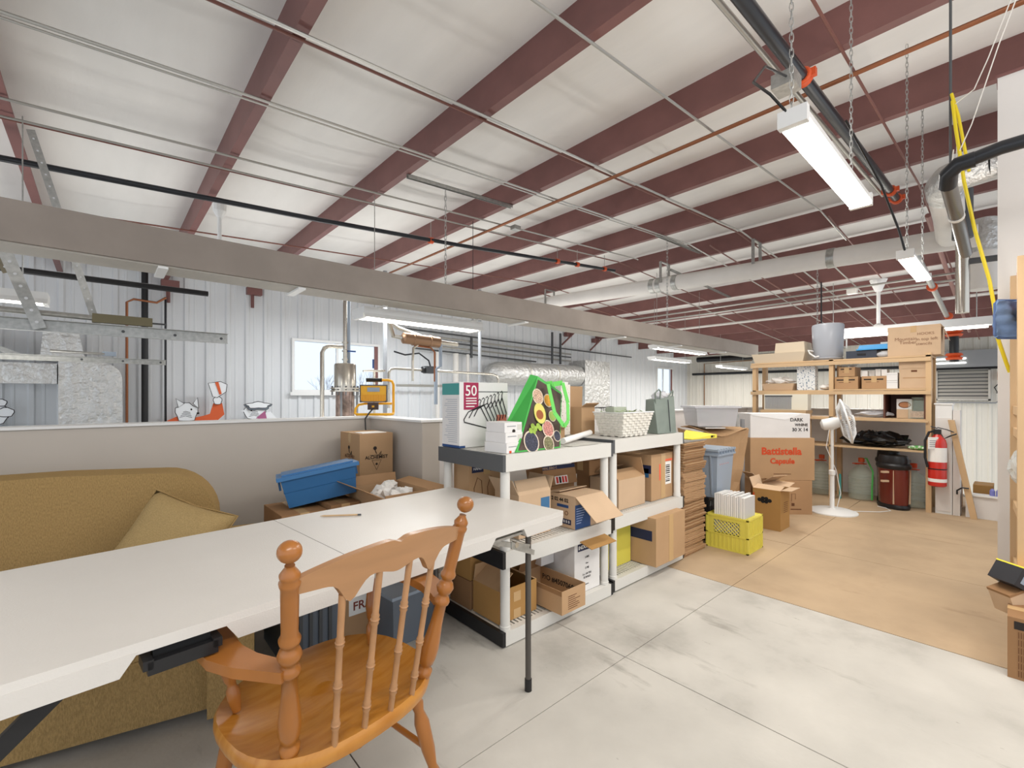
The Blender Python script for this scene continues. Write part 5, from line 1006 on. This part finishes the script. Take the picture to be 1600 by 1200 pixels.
# ------------------------------------------------------------------ fan
t = thing('pedestal_fan', 'white pedestal fan standing before the wooden shelves', 'fan', (5.86, 1.34, 0))
MB().lathe((0, 0, 0), (0, 0, .04), [(0, .23), (.3, .23), (.7, .18), (1, .05)], 32).build('base', M_white, t, smooth=True)
MB().lathe((0, 0, .03), (0, 0, .90), [(0, .035), (.03, .022), (.42, .022), (.43, .032), (.48, .032), (.49, .015), (.98, .015), (1, .03)], 16).build('pole', M_white, t, smooth=True)
d = Vector((.743, -.669, 0))*.82+Vector((-.669, -.743, 0))*.50+Vector((0, 0, .22)); d.normalize(); c0 = Vector((.02, -.02, .96))
MB().lathe(c0-d*.13, c0+d*.05, [(0, .03), (.12, .06), (.7, .065), (1, .05)], 18).build('motor_housing', M_white, t, smooth=True)
g = thing_part('grille', t); gc = c0+d*.10; Q = d.to_track_quat('Z', 'Y').to_matrix().to_4x4(); gm = Matrix.Translation(gc) @ Q
def gring(r, z, rr): return MB().tube([gm @ Vector((r*math.cos(k*2*math.pi/32), r*math.sin(k*2*math.pi/32), z)) for k in range(32)], rr, 6, closed=True)
gring(.235, 0, .010).build('outer_ring', M_white, g, smooth=True)
b = MB()
for k in range(60):
    a = k*2*math.pi/60
    b.tube([gm @ Vector((.05*math.cos(a), .05*math.sin(a), .065)), gm @ Vector((.15*math.cos(a+.15), .15*math.sin(a+.15), .055)), gm @ Vector((.235*math.cos(a+.2), .235*math.sin(a+.2), 0))], .0022, 4)
    b.tube([gm @ Vector((.05*math.cos(a), .05*math.sin(a), -.055)), gm @ Vector((.15*math.cos(a), .15*math.sin(a), -.055)), gm @ Vector((.235*math.cos(a), .235*math.sin(a), 0))], .0022, 4)
o = b.build('wires', M_white, g); o['kind'] = 'stuff'
MB().cyl(gm @ Vector((0, 0, .055)), gm @ Vector((0, 0, .075)), .055, 20).build('badge', M_white, g, smooth=True)
for k in range(3):
    a0 = k*2*math.pi/3; b = MB().grid(lambda u, v: gm @ Vector(((.03+.16*u)*math.cos(a0+v*1.3), (.03+.16*u)*math.sin(a0+v*1.3), -.02+.045*v)), 5, 6); b.build('blade', M_clearp if False else mat('pale blade', (214, 218, 224), .3), t, solid=.002)
MB().tube([(.1, -.1, .01), (.35, -.35, .006), (.5, -.42, .006), (.62, -.36, .006), (.66, -.28, .006)], .004, 6).build('floor_cord', M_white, t, smooth=True)
MB().tube([(-.02, .02, .9), (-.06, .04, .7), (.03, -.03, .45), (.08, -.06, .2), (.05, -.03, .03)], .004, 6).build('cord', M_white, t, smooth=True)
# ------------------------------------------------------------------ wooden shelving
ws = thing('wooden_shelving', 'open pine shelving of two bays in front of the far low wall', 'shelf', (6.6, 1.5, 0))
def wpost(x, y, h, w=.045, d=.09): BX(x, x+d, y-w/2, y+w/2, 0, h).build('post', M_wood, ws)
for x in (0, .36):
    wpost(x, -.86, 1.72); wpost(x, .02, 1.70); wpost(x, .90, 1.66)
for z, ya, yb in ((1.695, -.88, .94), (1.335, -.84, .0), (1.325, .04, .92), (1.0, -.84, .62), (.655, -.84, .62)):
    BX(.0, .45, ya, yb, z-.018, z).build('shelf_board', M_woodx, ws)
for z in (1.66, 1.30): BX(-.02, 0, -.88, .94, z-.03, z+.012).build('front_rail', M_woodx, ws)
BX(-.02, 0, -.86, .62, .965, .983).build('front_rail', M_woodx, ws)
MB().box(-.01, .03, -.86, -.60, 0, .03, Matrix.Translation((.43, 0, 1.5)) @ Matrix.Rotation(R(0), 4, 'X')).build('brace', M_woodx, ws)
MB().hexa([(.42, -.80, 1.60), (.44, -.80, 1.60), (.44, -.76, 1.56), (.42, -.76, 1.56), (.42, -.6, 1.68), (.44, -.6, 1.68), (.44, -.56, 1.68), (.42, -.56, 1.68)]).build('brace', M_woodx, ws)
X6 = 6.6
# on top
t = thing('drink_drum', 'round grey drum with white side handle on the wooden shelves', 'drum', (X6+.2, 1.60, 1.697)); MB().lathe((0, 0, 0), (0, 0, .46), [(0, .14), (.03, .155), (.06, .165), (.08, .150), (.12, .158), (.94, .172), (.98, .165), (1, .14)], 32).build('body', mat('grey drum', (166, 170, 178), .35, coat=.2), t, smooth=True)
MB().tube([(-.12, .13, .12), (-.17, .17, .13), (-.18, .15, .09), (-.18, .09, .04), (-.15, .06, .05)], .010, 8).build('handle', M_white, t, smooth=True); MB().tube([(.05, -.16, .25), (.02, -.19, .25), (.02, -.19, .15), (.05, -.16, .15)], .009, 8).build('handle', M_white, t)
t = thing('plastic_tub', 'long beige tub at the left top of the wooden shelves', 'tub', (X6+.03, 1.80, 1.697)); MB().hexa([(0, .03, 0), (.38, .03, 0), (.38, .60, 0), (0, .60, 0), (-.02, 0, .12), (.40, 0, .12), (.40, .64, .12), (-.02, .64, .12)]).build('body', mat('beige tub', (208, 192, 168), .5), t, bevel=.02, seg=3, smooth=True)
t = thing('plastic_tub', 'smaller beige tub upside down on the long beige tub', 'tub', (X6+.05, 1.82, 1.82)); MB().hexa([(-.01, -.01, 0), (.32, -.01, 0), (.32, .34, 0), (-.01, .34, 0), (.0, 0, .13), (.31, 0, .13), (.31, .33, .13), (0, .33, .13)]).build('body', mat('beige tub', (208, 192, 168), .5), t, bevel=.03, seg=4, smooth=True)
t = thing('tool_case', 'flat black case on the wooden shelves beside the grey drum', 'case', (X6+.05, 1.09, 1.697)); BX(0, .30, 0, .29, 0, .09).build('body', mat('black slate', (58, 64, 76), .4), t, bevel=.012, seg=3, smooth=True); BX(-.008, .0, .10, .18, .035, .055).build('handle', M_black, t)
t = thing('blue_tray', 'bright blue shallow tray upside down behind the black case', 'tray', (X6+.04, .97, 1.79)); MB().hexa([(0, 0, 0), (.25, 0, 0), (.25, .30, 0), (0, .30, 0), (.02, .02, .06), (.23, .02, .06), (.23, .28, .06), (.02, .28, .06)]).build('body', mat('sky blue plastic', (64, 150, 208), .4), t, bevel=.012, seg=3, smooth=True); BX(-.01, .26, -.01, .31, 0, .012).build('rim', mat('sky blue plastic', (64, 150, 208), .4), t)
tag(MB().sphere((0, 0, .03), .04, 1, 1.6, .8, 10).build('crumpled_bag', M_frost, loc=(X6+.06, 1.03, 1.70)), 'crumpled clear bag below the blue tray', 'bag')
t = carton('large pale carton with faint handwriting on top of the wooden shelves', (X6+.02, .985, 1.697), .44, .38, .325, K3, rz=R(-90)); 
for s_, x, z, q in (('Mountain', .06, .17, .05), ('Timber', .10, .13, .05), ('HOOKS', .25, .22, .04), ('in top left', .24, .16, .045), ('stencils', .24, .11, .045)): ftext(t, s_, x, z, q, mat('pencil brown', (140, 104, 80), .8))
MB().hexa([(.44, .05, .30), (.46, .05, .28), (.46, .2, .28), (.44, .2, .30), (.44, .05, .325), (.50, .05, .15), (.50, .2, .15), (.44, .2, .325)]).build('flap', K3, t)
# second level right bay
t = carton('tan kraft carton with long flap, second tier at right of the wooden shelves', (X6+.03, .885, 1.337), .25, .30, .32, K3, rz=R(-90), tape=None); BX(-.003, .253, -.004, 0, .22, .34).build('flap', K3, t); patch(t, 'f', .10, .15, .18, .20, M_brownink, 'stamp'); patch(t, 'f', .03, .22, .11, .12, K5, 'faint_print')
for z0, lab in ((1.337, 'lower of two small white boxes beside the kraft carton'), (1.427, 'upper of two small white boxes beside the kraft carton')):
    t = thing('small_carton', lab, 'box', (X6+.03, .90, z0)); BX(0, .15, 0, .095, 0, .088).build('body', KW, t, bevel=.002, seg=1); BX(-.001, 0, 0, .095, .066, .068).build('lid_line', M_grey, t)
for y, lab, z0, yy in ((.995, 'brown printed carton, right of the low pair on the second tier', 1.337, .24), (1.26, 'brown printed carton, left of the low pair on the second tier', 1.337, .24), (1.29, 'small brown carton stacked on the left printed one', 1.487, .17)):
    t = carton(lab, (X6+.03, y+yy-.01, z0), yy-.01, .30, .145 if z0 < 1.4 else .11, K5, rz=R(-90)); patch(t, 'f', .02, yy-.04, .10 if z0 < 1.4 else .08, .115 if z0 < 1.4 else .092, M_ink, 'printed_line'); patch(t, 'f', .04, yy-.08, .075 if z0 < 1.4 else .05, .08 if z0 < 1.4 else .055, M_brownink, 'printed_line')
b = MB(); rn = random.Random(21)
for k in range(4): b.box(rn.uniform(0, .1), rn.uniform(.12, .2), .06*k, .06*k+.05, 0, rn.uniform(.05, .09))
tag(b.build('paper_packets', M_paper, loc=(X6+.06, 1.0, 1.483)), 'white paper packets heaped on the right printed carton', 'paper', kind='stuff')
def crumple(name, label, cat, loc, sx, sy, sz, m, seed, seg=18, kind=None, amp=.25):
    rn = random.Random(seed); b = MB(); b.sphere((0, 0, 0), 1, seg=seg)
    for v in b.bm.verts:
        f = 1+rn.uniform(-amp, amp); v.co = Vector((v.co.x*sx*f, v.co.y*sy*f, max(0, v.co.z*.5+.5)*sz*(1+rn.uniform(-amp, amp)*1.2)))
    o = b.build(name, m, loc=loc); return tag(o, label, cat, kind=kind)
crumple('plastic_bag', 'clear crumpled bag above the small brown carton', 'bag', (X6+.15, 1.38, 1.60), .10, .10, .08, M_clearp, 5)
# second level left bay
t = thing('patterned_box', 'upright white box with blue speckled pattern in the left bay', 'box', (X6+.05, 1.70, 1.327)); BX(0, .12, 0, .20, 0, .30).build('body', mat('speckled paper', (226, 228, 228), .7, rgb2=(110, 130, 150), scale=50, thr=(.55, .62)), t, bevel=.002, seg=1); BX(.02, .1, .02, .18, .30, .335).build('lid', KW, t)
t = thing('wicker_tray', 'tan tray with white cloths in the left bay of the wooden shelves', 'tray', (X6+.04, 1.93, 1.327)); MB().hexa([(0, .02, 0), (.28, .02, 0), (.28, .36, 0), (0, .36, 0), (-.02, 0, .09), (.30, 0, .09), (.30, .38, .09), (-.02, .38, .09)]).build('body', K3, t, bevel=.006)
crumple('cloth', 'white cloths heaped on the tan tray in the left bay', 'cloth', (X6+.16, 2.12, 1.41), .12, .16, .08, M_paper, 6)
crumple('cloth', 'folded white cloth right of the speckled box', 'cloth', (X6+.16, 1.61, 1.327), .10, .07, .07, M_paper, 7, amp=.1)
# grey louvered box
t = thing('heater_unit', 'white box with grey slotted front left of the fan', 'heater', (6.50, 2.24, 1.075), R(-90)); BX(0, .50, 0, .14, 0, .20).build('housing', mat('cream panel', (226, 222, 206), .5), t)
for k in range(20): BX(.015+k*.0155, .026+k*.0155, -.006, 0, .01, .165).build('fin', M_grey, t)
BX(.01, .33, -.008, 0, .168, .185).build('top_rail', M_dgrey, t)
o = BX(6.42, 6.70, 1.74, 2.26, 1.035, 1.073).build('plank', M_woodx, None); tag(o, 'short board under the slotted grey front', 'board')
for y in (1.78, 2.2): tag(BX(6.45, 6.65, y-.04, y, 0, 1.034).build('support_leg', M_woodx), ('timber upright under the right end of the short board', 'timber upright under the left end of the short board')[y > 2], 'post')
# third level: brown cabinet, glass jar, carton with oval
t = thing('wooden_cube', 'dark brown open cube shelf at the right of the third tier', 'cabinet', (X6+.03, .665, 1.001)); mc = mat('dark walnut', (96, 58, 44), .5, var=.15, scale=6, stretch=(1, .2, 1))
for a in ((0, .38, 0, .36, .295, .315), (0, .38, 0, .015, 0, .295), (0, .38, .345, .36, 0, .295), (.365, .38, .015, .345, 0, .295)): BX(*a).build('panel', mc, t)
BX(-.005, .38, -.0, .365, .315, .33).build('top_board', mat('greige top', (196, 178, 160), .5), t)
t = carton('small carton with brown oval emblem inside the dark cube shelf', (X6+.08, .915, 1.003), .13, .12, .215, K3, rz=R(-90), tape=None)
b = MB().prism(blob(.07, .15, .055, .036, 24, 0), .001, Matrix.Translation((0, -.001, 0)) @ Matrix.Rotation(R(90), 4, 'X')); b.build('oval_rim', M_brownink, t); b = MB().prism(blob(.07, .15, .046, .028, 24, 0), .001, Matrix.Translation((0, -.002, 0)) @ Matrix.Rotation(R(90), 4, 'X')); b.build('oval_face', mat('tan oval', (176, 120, 80), .6), t); patch(t, 'f', 0, .13, .10, .215, KW, 'white_panel').scale = (1, .5, 1)
t = thing('glass_jar', 'wide clear glass jar standing in front of the dark cube shelf', 'jar', (X6+.12, .72, 1.003)); BX(-.085, .085, -.09, .09, 0, .20).build('body', M_glass, t, bevel=.025, seg=4, smooth=True); MB().lathe((0, 0, .20), (0, 0, .235), [(0, .07), (.3, .08), (.35, .075), (1, .075)], 20).build('lid', M_glass, t, smooth=True); BX(-.07, .07, -.075, .075, .01, .08).build('contents', mat('tan grain', (190, 150, 124), .8, var=.2, scale=60), t)
crumple('plastic_bag', 'flat clear bag of film on the third tier left of the cube', 'bag', (X6+.18, 1.13, 1.003), .12, .17, .07, M_frost, 8, amp=.15)
# fourth tier
b = crumple('bin_bag', 'crumpled black bin bag spread on the fourth tier', 'bag', (X6+.18, 1.12, .658), .14, .30, .16, M_blackbag, 12, seg=26, amp=.22)
crumple('packet', 'small green and white packet right of the black bin bag', 'packet', (X6+.10, .73, .658), .06, .09, .045, mat('green packet', (96, 180, 90), .4, rgb2=(226, 236, 220), scale=30, thr=(.5, .55)), 3, amp=.08)
# floor level: jugs and dispenser
def jug(x, y, label, ring=None, s=1.0):
    t = thing('glass_jug', label, 'jug', (x, y, 0))
    MB().lathe((0, 0, .002), (0, 0, .47*s), [(0, .10*s), (.03, .125*s), (.10, .13*s), (.58, .13*s), (.70, .115*s), (.80, .075*s), (.86, .035*s), (.90, .028*s), (1, .028*s)], 26).build('bottle', M_glass, t, smooth=True)
    MB().cyl((0, 0, .45*s), (0, 0, .50*s), .032*s, 12).build('stopper', M_inkr if ring else M_orange, t, smooth=True)
    MB().tube([(.0, .06, .42*s), (-.04, .08, .43*s), (-.05, -.02, .44*s), (.0, -.05, .43*s)], .006, 6, closed=True).build('neck_ring', M_inkr, t)
    for z in (.10, .18, .26): MB().lathe((0, 0, z*s), (0, 0, z*s+.006), [(0, .131*s), (.5, .135*s), (1, .131*s)], 26, cap=False).build('glass_ring', M_glass, t, smooth=True)
    return t
t = jug(6.86, 1.27, 'large glass jug with green tube under the shelves, left of the dark dispenser'); MB().tube([(0, 0, .49), (.0, -.05, .50), (-.05, -.12, .35), (-.10, -.12, .15), (-.10, -.12, .02)], .009, 8).build('green_tube', M_green, t, smooth=True)
jug(6.86, 1.68, 'glass jug partly hidden behind the fan pole'); jug(6.82, .785, 'glass jug with orange cap squeezed right of the dark dispenser', True, .98)
tag(MB().cyl((0, 0, 0), (0, 0, .30), .012, 8).build('measuring_rod', M_teal, loc=(6.70, 1.45, 0)), 'thin pale blue rod left of the jug with green tube', 'rod')
t = thing('drink_dispenser', 'dark red oval drink dispenser with black lid under the shelves', 'dispenser', (6.62, .935, 0), R(-45))
def oval(z0, z1, prof, nm, m): MB().lathe((0, 0, z0), (0, 0, z1), prof, 32, sy=.75).build(nm, m, t, smooth=True)
oval(0, .05, [(0, .165), (.5, .175), (1, .165)], 'base_ring', M_black); oval(.05, .44, [(0, .155), (.5, .162), (1, .165)], 'body', M_amber); oval(.44, .50, [(0, .170), (.3, .185), (.7, .185), (1, .165)], 'collar', M_black); oval(.50, .585, [(0, .155), (.5, .16), (1, .145)], 'lid', M_black)
for a in (-115, -62):
    c_, s_ = math.cos(R(a)), math.sin(R(a)); MB().hexa([(c_*.168-.02, s_*.128, .06), (c_*.168+.02, s_*.128, .06), (c_*.155+.02, s_*.11, .06), (c_*.155-.02, s_*.11, .06), (c_*.170-.02, s_*.132, .43), (c_*.170+.02, s_*.132, .43), (c_*.155+.02, s_*.11, .43), (c_*.155-.02, s_*.11, .43)]).build('level_strip', K3, t)
BX(-.06, .09, -.13, -.10, .52, .55).build('lid_handle', M_dgrey, t)
for z in (.40, .30): BX(-.19, -.12, -.10, -.07, z, z+.02).build('clip', K3, t)
t = thing('drink_dispenser', 'second dark dispenser tucked behind left of the oval one', 'dispenser', (6.90, 1.02, 0), R(-45)); oval(0, .05, [(0, .13), (1, .13)], 'base_ring', M_black); oval(.05, .46, [(0, .12), (1, .13)], 'body', M_amber); oval(.46, .52, [(0, .135), (.5, .15), (1, .14)], 'collar', M_black); oval(.52, .60, [(0, .13), (1, .12)], 'lid', M_black)
# ------------------------------------------------------------------ white post, extinguisher, leaning batten
t = thing('boxed_post', 'white boxed post beside the wooden shelves carrying the extinguisher', 'post', (6.64, .46, 0)); BX(0, .16, 0, .13, 0, 1.16).build('casing', M_white, t, bevel=.004); BX(-.008, 0, .01, .12, .03, 1.02).build('cover_panel', M_drywall_w, t); BX(-.01, .17, -.01, .14, 1.16, 1.175).build('cap', M_white, t)
BX(.0, .16, -.06, -.005, 0, 1.10).build('side_batten', M_drywall_w, t)
t = thing('fire_extinguisher', 'red fire extinguisher hung on the white boxed post', 'extinguisher', (6.545, .565, .30))
MB().lathe((0, 0, 0), (0, 0, .56), [(0, .06), (.02, .075), (.80, .075), (.88, .065), (.95, .035), (1, .025)], 24).build('cylinder', M_red, t, smooth=True)
MB().lathe((0, 0, .26), (0, 0, .41), [(0, .0757), (1, .0757)], 24, cap=False).build('white_label', M_paper, t, smooth=True); MB().lathe((0, 0, .05), (0, 0, .085), [(0, .0757), (1, .0757)], 24, cap=False).build('white_band', M_paper, t, smooth=True); MB().lathe((0, 0, .18), (0, 0, .192), [(0, .0765), (1, .0765)], 24, cap=False).build('black_strap', M_black, t)
MB().tube([(-.02, .02, .58), (-.05, .06, .57), (-.06, .09, .48), (-.06, .09, .30), (-.06, .07, .20)], .012, 8).build('hose', M_black, t, smooth=True); BX(-.03, .03, -.03, .03, .55, .60).build('valve', M_black, t, bevel=.005); MB().tube([(0, 0, .62), (.02, -.07, .60), (.05, -.13, .57)], .006, 6).tube([(0, .0, .61), (-.02, .05, .63)], .006, 6).build('lever', M_dgrey, t)
o = MB().box(-.001, .001, -.05, .05, -.06, .06).build('inspection_tag', M_paper, t, loc=(-.085, .025, .46), rz=R(42)); 
for k in range(4): MB().box(-.002, 0, -.035, .035, -.04+.02*k, -.035+.02*k).build('tag_print', M_dgrey, t, loc=(-.0855, .025, .46), rz=R(42))
o = MB().hexa([(-.025, -.025, 0), (.025, -.025, 0), (.025, .025, 0), (-.025, .025, 0), (.0, .145, 1.0), (.05, .145, 1.0), (.05, .195, 1.0), (.0, .195, 1.0)]).build('batten', M_wood, loc=(6.60, .30, 0)); o.location = (6.59, .295, 0); tag(o, 'light timber batten leaning beside the white boxed post', 'batten')
tag(MB().tube([(6.56, .42, .86), (6.56, .46, .84), (6.58, .52, .80), (6.56, .56, .90)], .008, 6).build('cord', M_black), 'black tie linking the batten to the boxed post', 'cord')
tag(MB().tube([(6.55, .33, .31), (6.56, .38, .31), (6.60, .42, .27), (6.60, .42, .23)], .008, 6).build('cord', M_black), 'short black tie low down on the timber batten', 'cord')
carton('brown carton just beyond the low white curb', (6.95, .17, 0), .30, .15, .30, K2, rz=0); carton('tall brown carton beyond the curb partly behind the white column', (6.9, -.12, 0), .3, .20, .36, K2); carton('narrow brown carton beyond the curb behind the leaning batten', (7.1, .42, 0), .25, .10, .44, K4)
for k in range(3): tag(MB().lathe((0, 0, 0), (0, 0, .07), [(0, .02), (.7, .02), (1, .008)], 10).build('small_bottle', mat('violet blue', (120, 124, 190), .4), loc=(6.70, .17-.045*k, .241)), 'small violet bottle on the low white curb', 'bottle', 'violet bottles on the curb')
tag(MB().tube([(6.68, .06, .30), (6.66, .0, .33), (6.66, -.10, .34), (6.68, -.14, .26), (6.68, -.05, .25), (6.68, .04, .27)], .010, 6, closed=True).build('cable_loop', M_black), 'black cable loop resting on the low white curb', 'cable')
# ------------------------------------------------------------------ right edge rack
rk = thing('timber_rack', 'timber rack at the right edge of the view', 'rack', (3.3, .0, 0), R(3))
BX(0, .04, -.09, .0, 0, 1.93).build('post', M_wood, rk); BX(.52, .56, -.09, .0, 0, 1.93).build('post', M_wood, rk); BX(0, .04, -1.2, -1.11, 0, 1.93).build('post', M_wood, rk); BX(.52, .56, -1.2, -1.11, 0, 1.93).build('post', M_wood, rk)
for z in (1.63, 1.15, 1.03, .62, .30): BX(.04, .52, -.05, -.01, z, z+.045).build('rung', M_wood, rk)
for z in (1.675, 1.03, .60, .32): BX(0, .56, -1.2, -.05, z, z+.02).build('shelf_board', M_woodx, rk)
t = thing('cloth_pad', 'blue quilted cloth hanging from the timber rack', 'cloth', (3.47, .02, 1.645), R(-42)); 
b = MB().grid(lambda u, v: Vector((-.085+.17*u, .010*math.sin(9*u+4*v)+.005*math.sin(23*v), -.095+.19*v)), 16, 16); b.build('pad', M_bluecloth, t, solid=.012, smooth=True)
MB().tube([(-.07, 0, -.097), (.07, 0, -.097), (.087, 0, -.08), (.087, 0, .08), (.07, 0, .097), (-.07, 0, .097), (-.087, 0, .08), (-.087, 0, -.08)], .006, 6, closed=True).build('binding', mat('navy binding', (84, 106, 146), .8), t, smooth=True); MB().tube([(.06, 0, .10), (.07, .0, .15), (.08, 0, .10)], .003, 6).build('loop', mat('navy binding', (84, 106, 146), .8), t)
t = thing('packet', 'red and white packet on the top shelf of the timber rack', 'packet', (3.50, -.055, 1.697)); MB().hexa([(-.06, -.06, 0), (.06, -.06, 0), (.06, .05, 0), (-.06, .05, 0), (-.05, -.06, .19), (.05, -.06, .19), (.05, .055, .19), (-.05, .055, .19)]).build('body', M_paper, t, bevel=.01, smooth=True); MB().hexa([(-.058, -.06, .12), (.058, -.06, .12), (.058, .0555, .12), (-.058, .0555, .12), (-.052, -.06, .18), (.052, -.06, .18), (.052, .058, .18), (-.052, .058, .18)]).build('red_band', M_red, t); BX(-.062, .062, -.05, .052, .0, .03).build('red_band', M_red, t)
t = thing('storage_box', 'black and yellow box tipping off the timber rack at right', 'box', (3.16, .01, .37)); t.rotation_euler = (R(0), R(30), R(-42))
BX(0, .26, 0, .12, 0, .09).build('body', mat('charcoal box', (46, 46, 50), .5), t); BX(-.001, .27, -.001, .121, .088, .095).build('yellow_lid', mat('bright yellow', (240, 224, 70), .5), t); patch(t, 'f', .02, .20, .02, .06, M_bin, 'grey_panel'); BX(.03, .2, .02, .1, .095, .097).build('label', M_ywork, t)
t = thing('storage_box', 'narrow yellow box behind the black one on the rack', 'box', (3.36, -.06, .622)); BX(0, .07, -.05, .035, 0, .17).build('body', mat('bright yellow', (240, 224, 70), .5), t); MB().cyl((-.001, -.0, .12), (.0, -.0, .12), .02, 3).build('warning_mark', M_ink, t)
crumple('plastic_bag', 'clear plastic bag bulging from the timber rack', 'bag', (3.44, -.02, .80), .09, .05, .16, M_clearp, 15, amp=.15)
t = thing('storage_box', 'pale box hanging open edge below the black and yellow box', 'box', (3.19, .0, .21)); t.rotation_euler = (0, R(-20), R(-42)); BX(0, .22, 0, .10, 0, .11).build('body', K3, t); BX(-.002, .222, -.002, .102, .1, .112).build('rim', K4, t)
t = carton('printed brown carton at the foot of the timber rack', (3.0, -.33, 0.0), .27, .36, .27, K4); 
for k in range(6): ltext(t, ('DANGER', 'OPENED', 'STACK', 'GLASS', 'HEAVY', 'STORE')[k][:1]*0+'||||||||', .33, .02+k*.034, .030, M_brownink)
patch(t, 'l', .0, .34, .22, .255, M_ink, 'dark_band')

# ------------------------------------------------------------------ FONT to mesh: each word of lettering becomes its own mesh part
bpy.context.view_layer.update(); dg = bpy.context.evaluated_depsgraph_get()
for o in [q for q in bpy.data.objects if q.type == 'FONT']:
    me = bpy.data.meshes.new_from_object(o.evaluated_get(dg)); n = bpy.data.objects.new('lettering_tmp', me); COL.objects.link(n)
    n.parent = o.parent; n.location = o.location; n.rotation_euler = o.rotation_euler; nm = o.name; bpy.data.objects.remove(o); n.name = nm
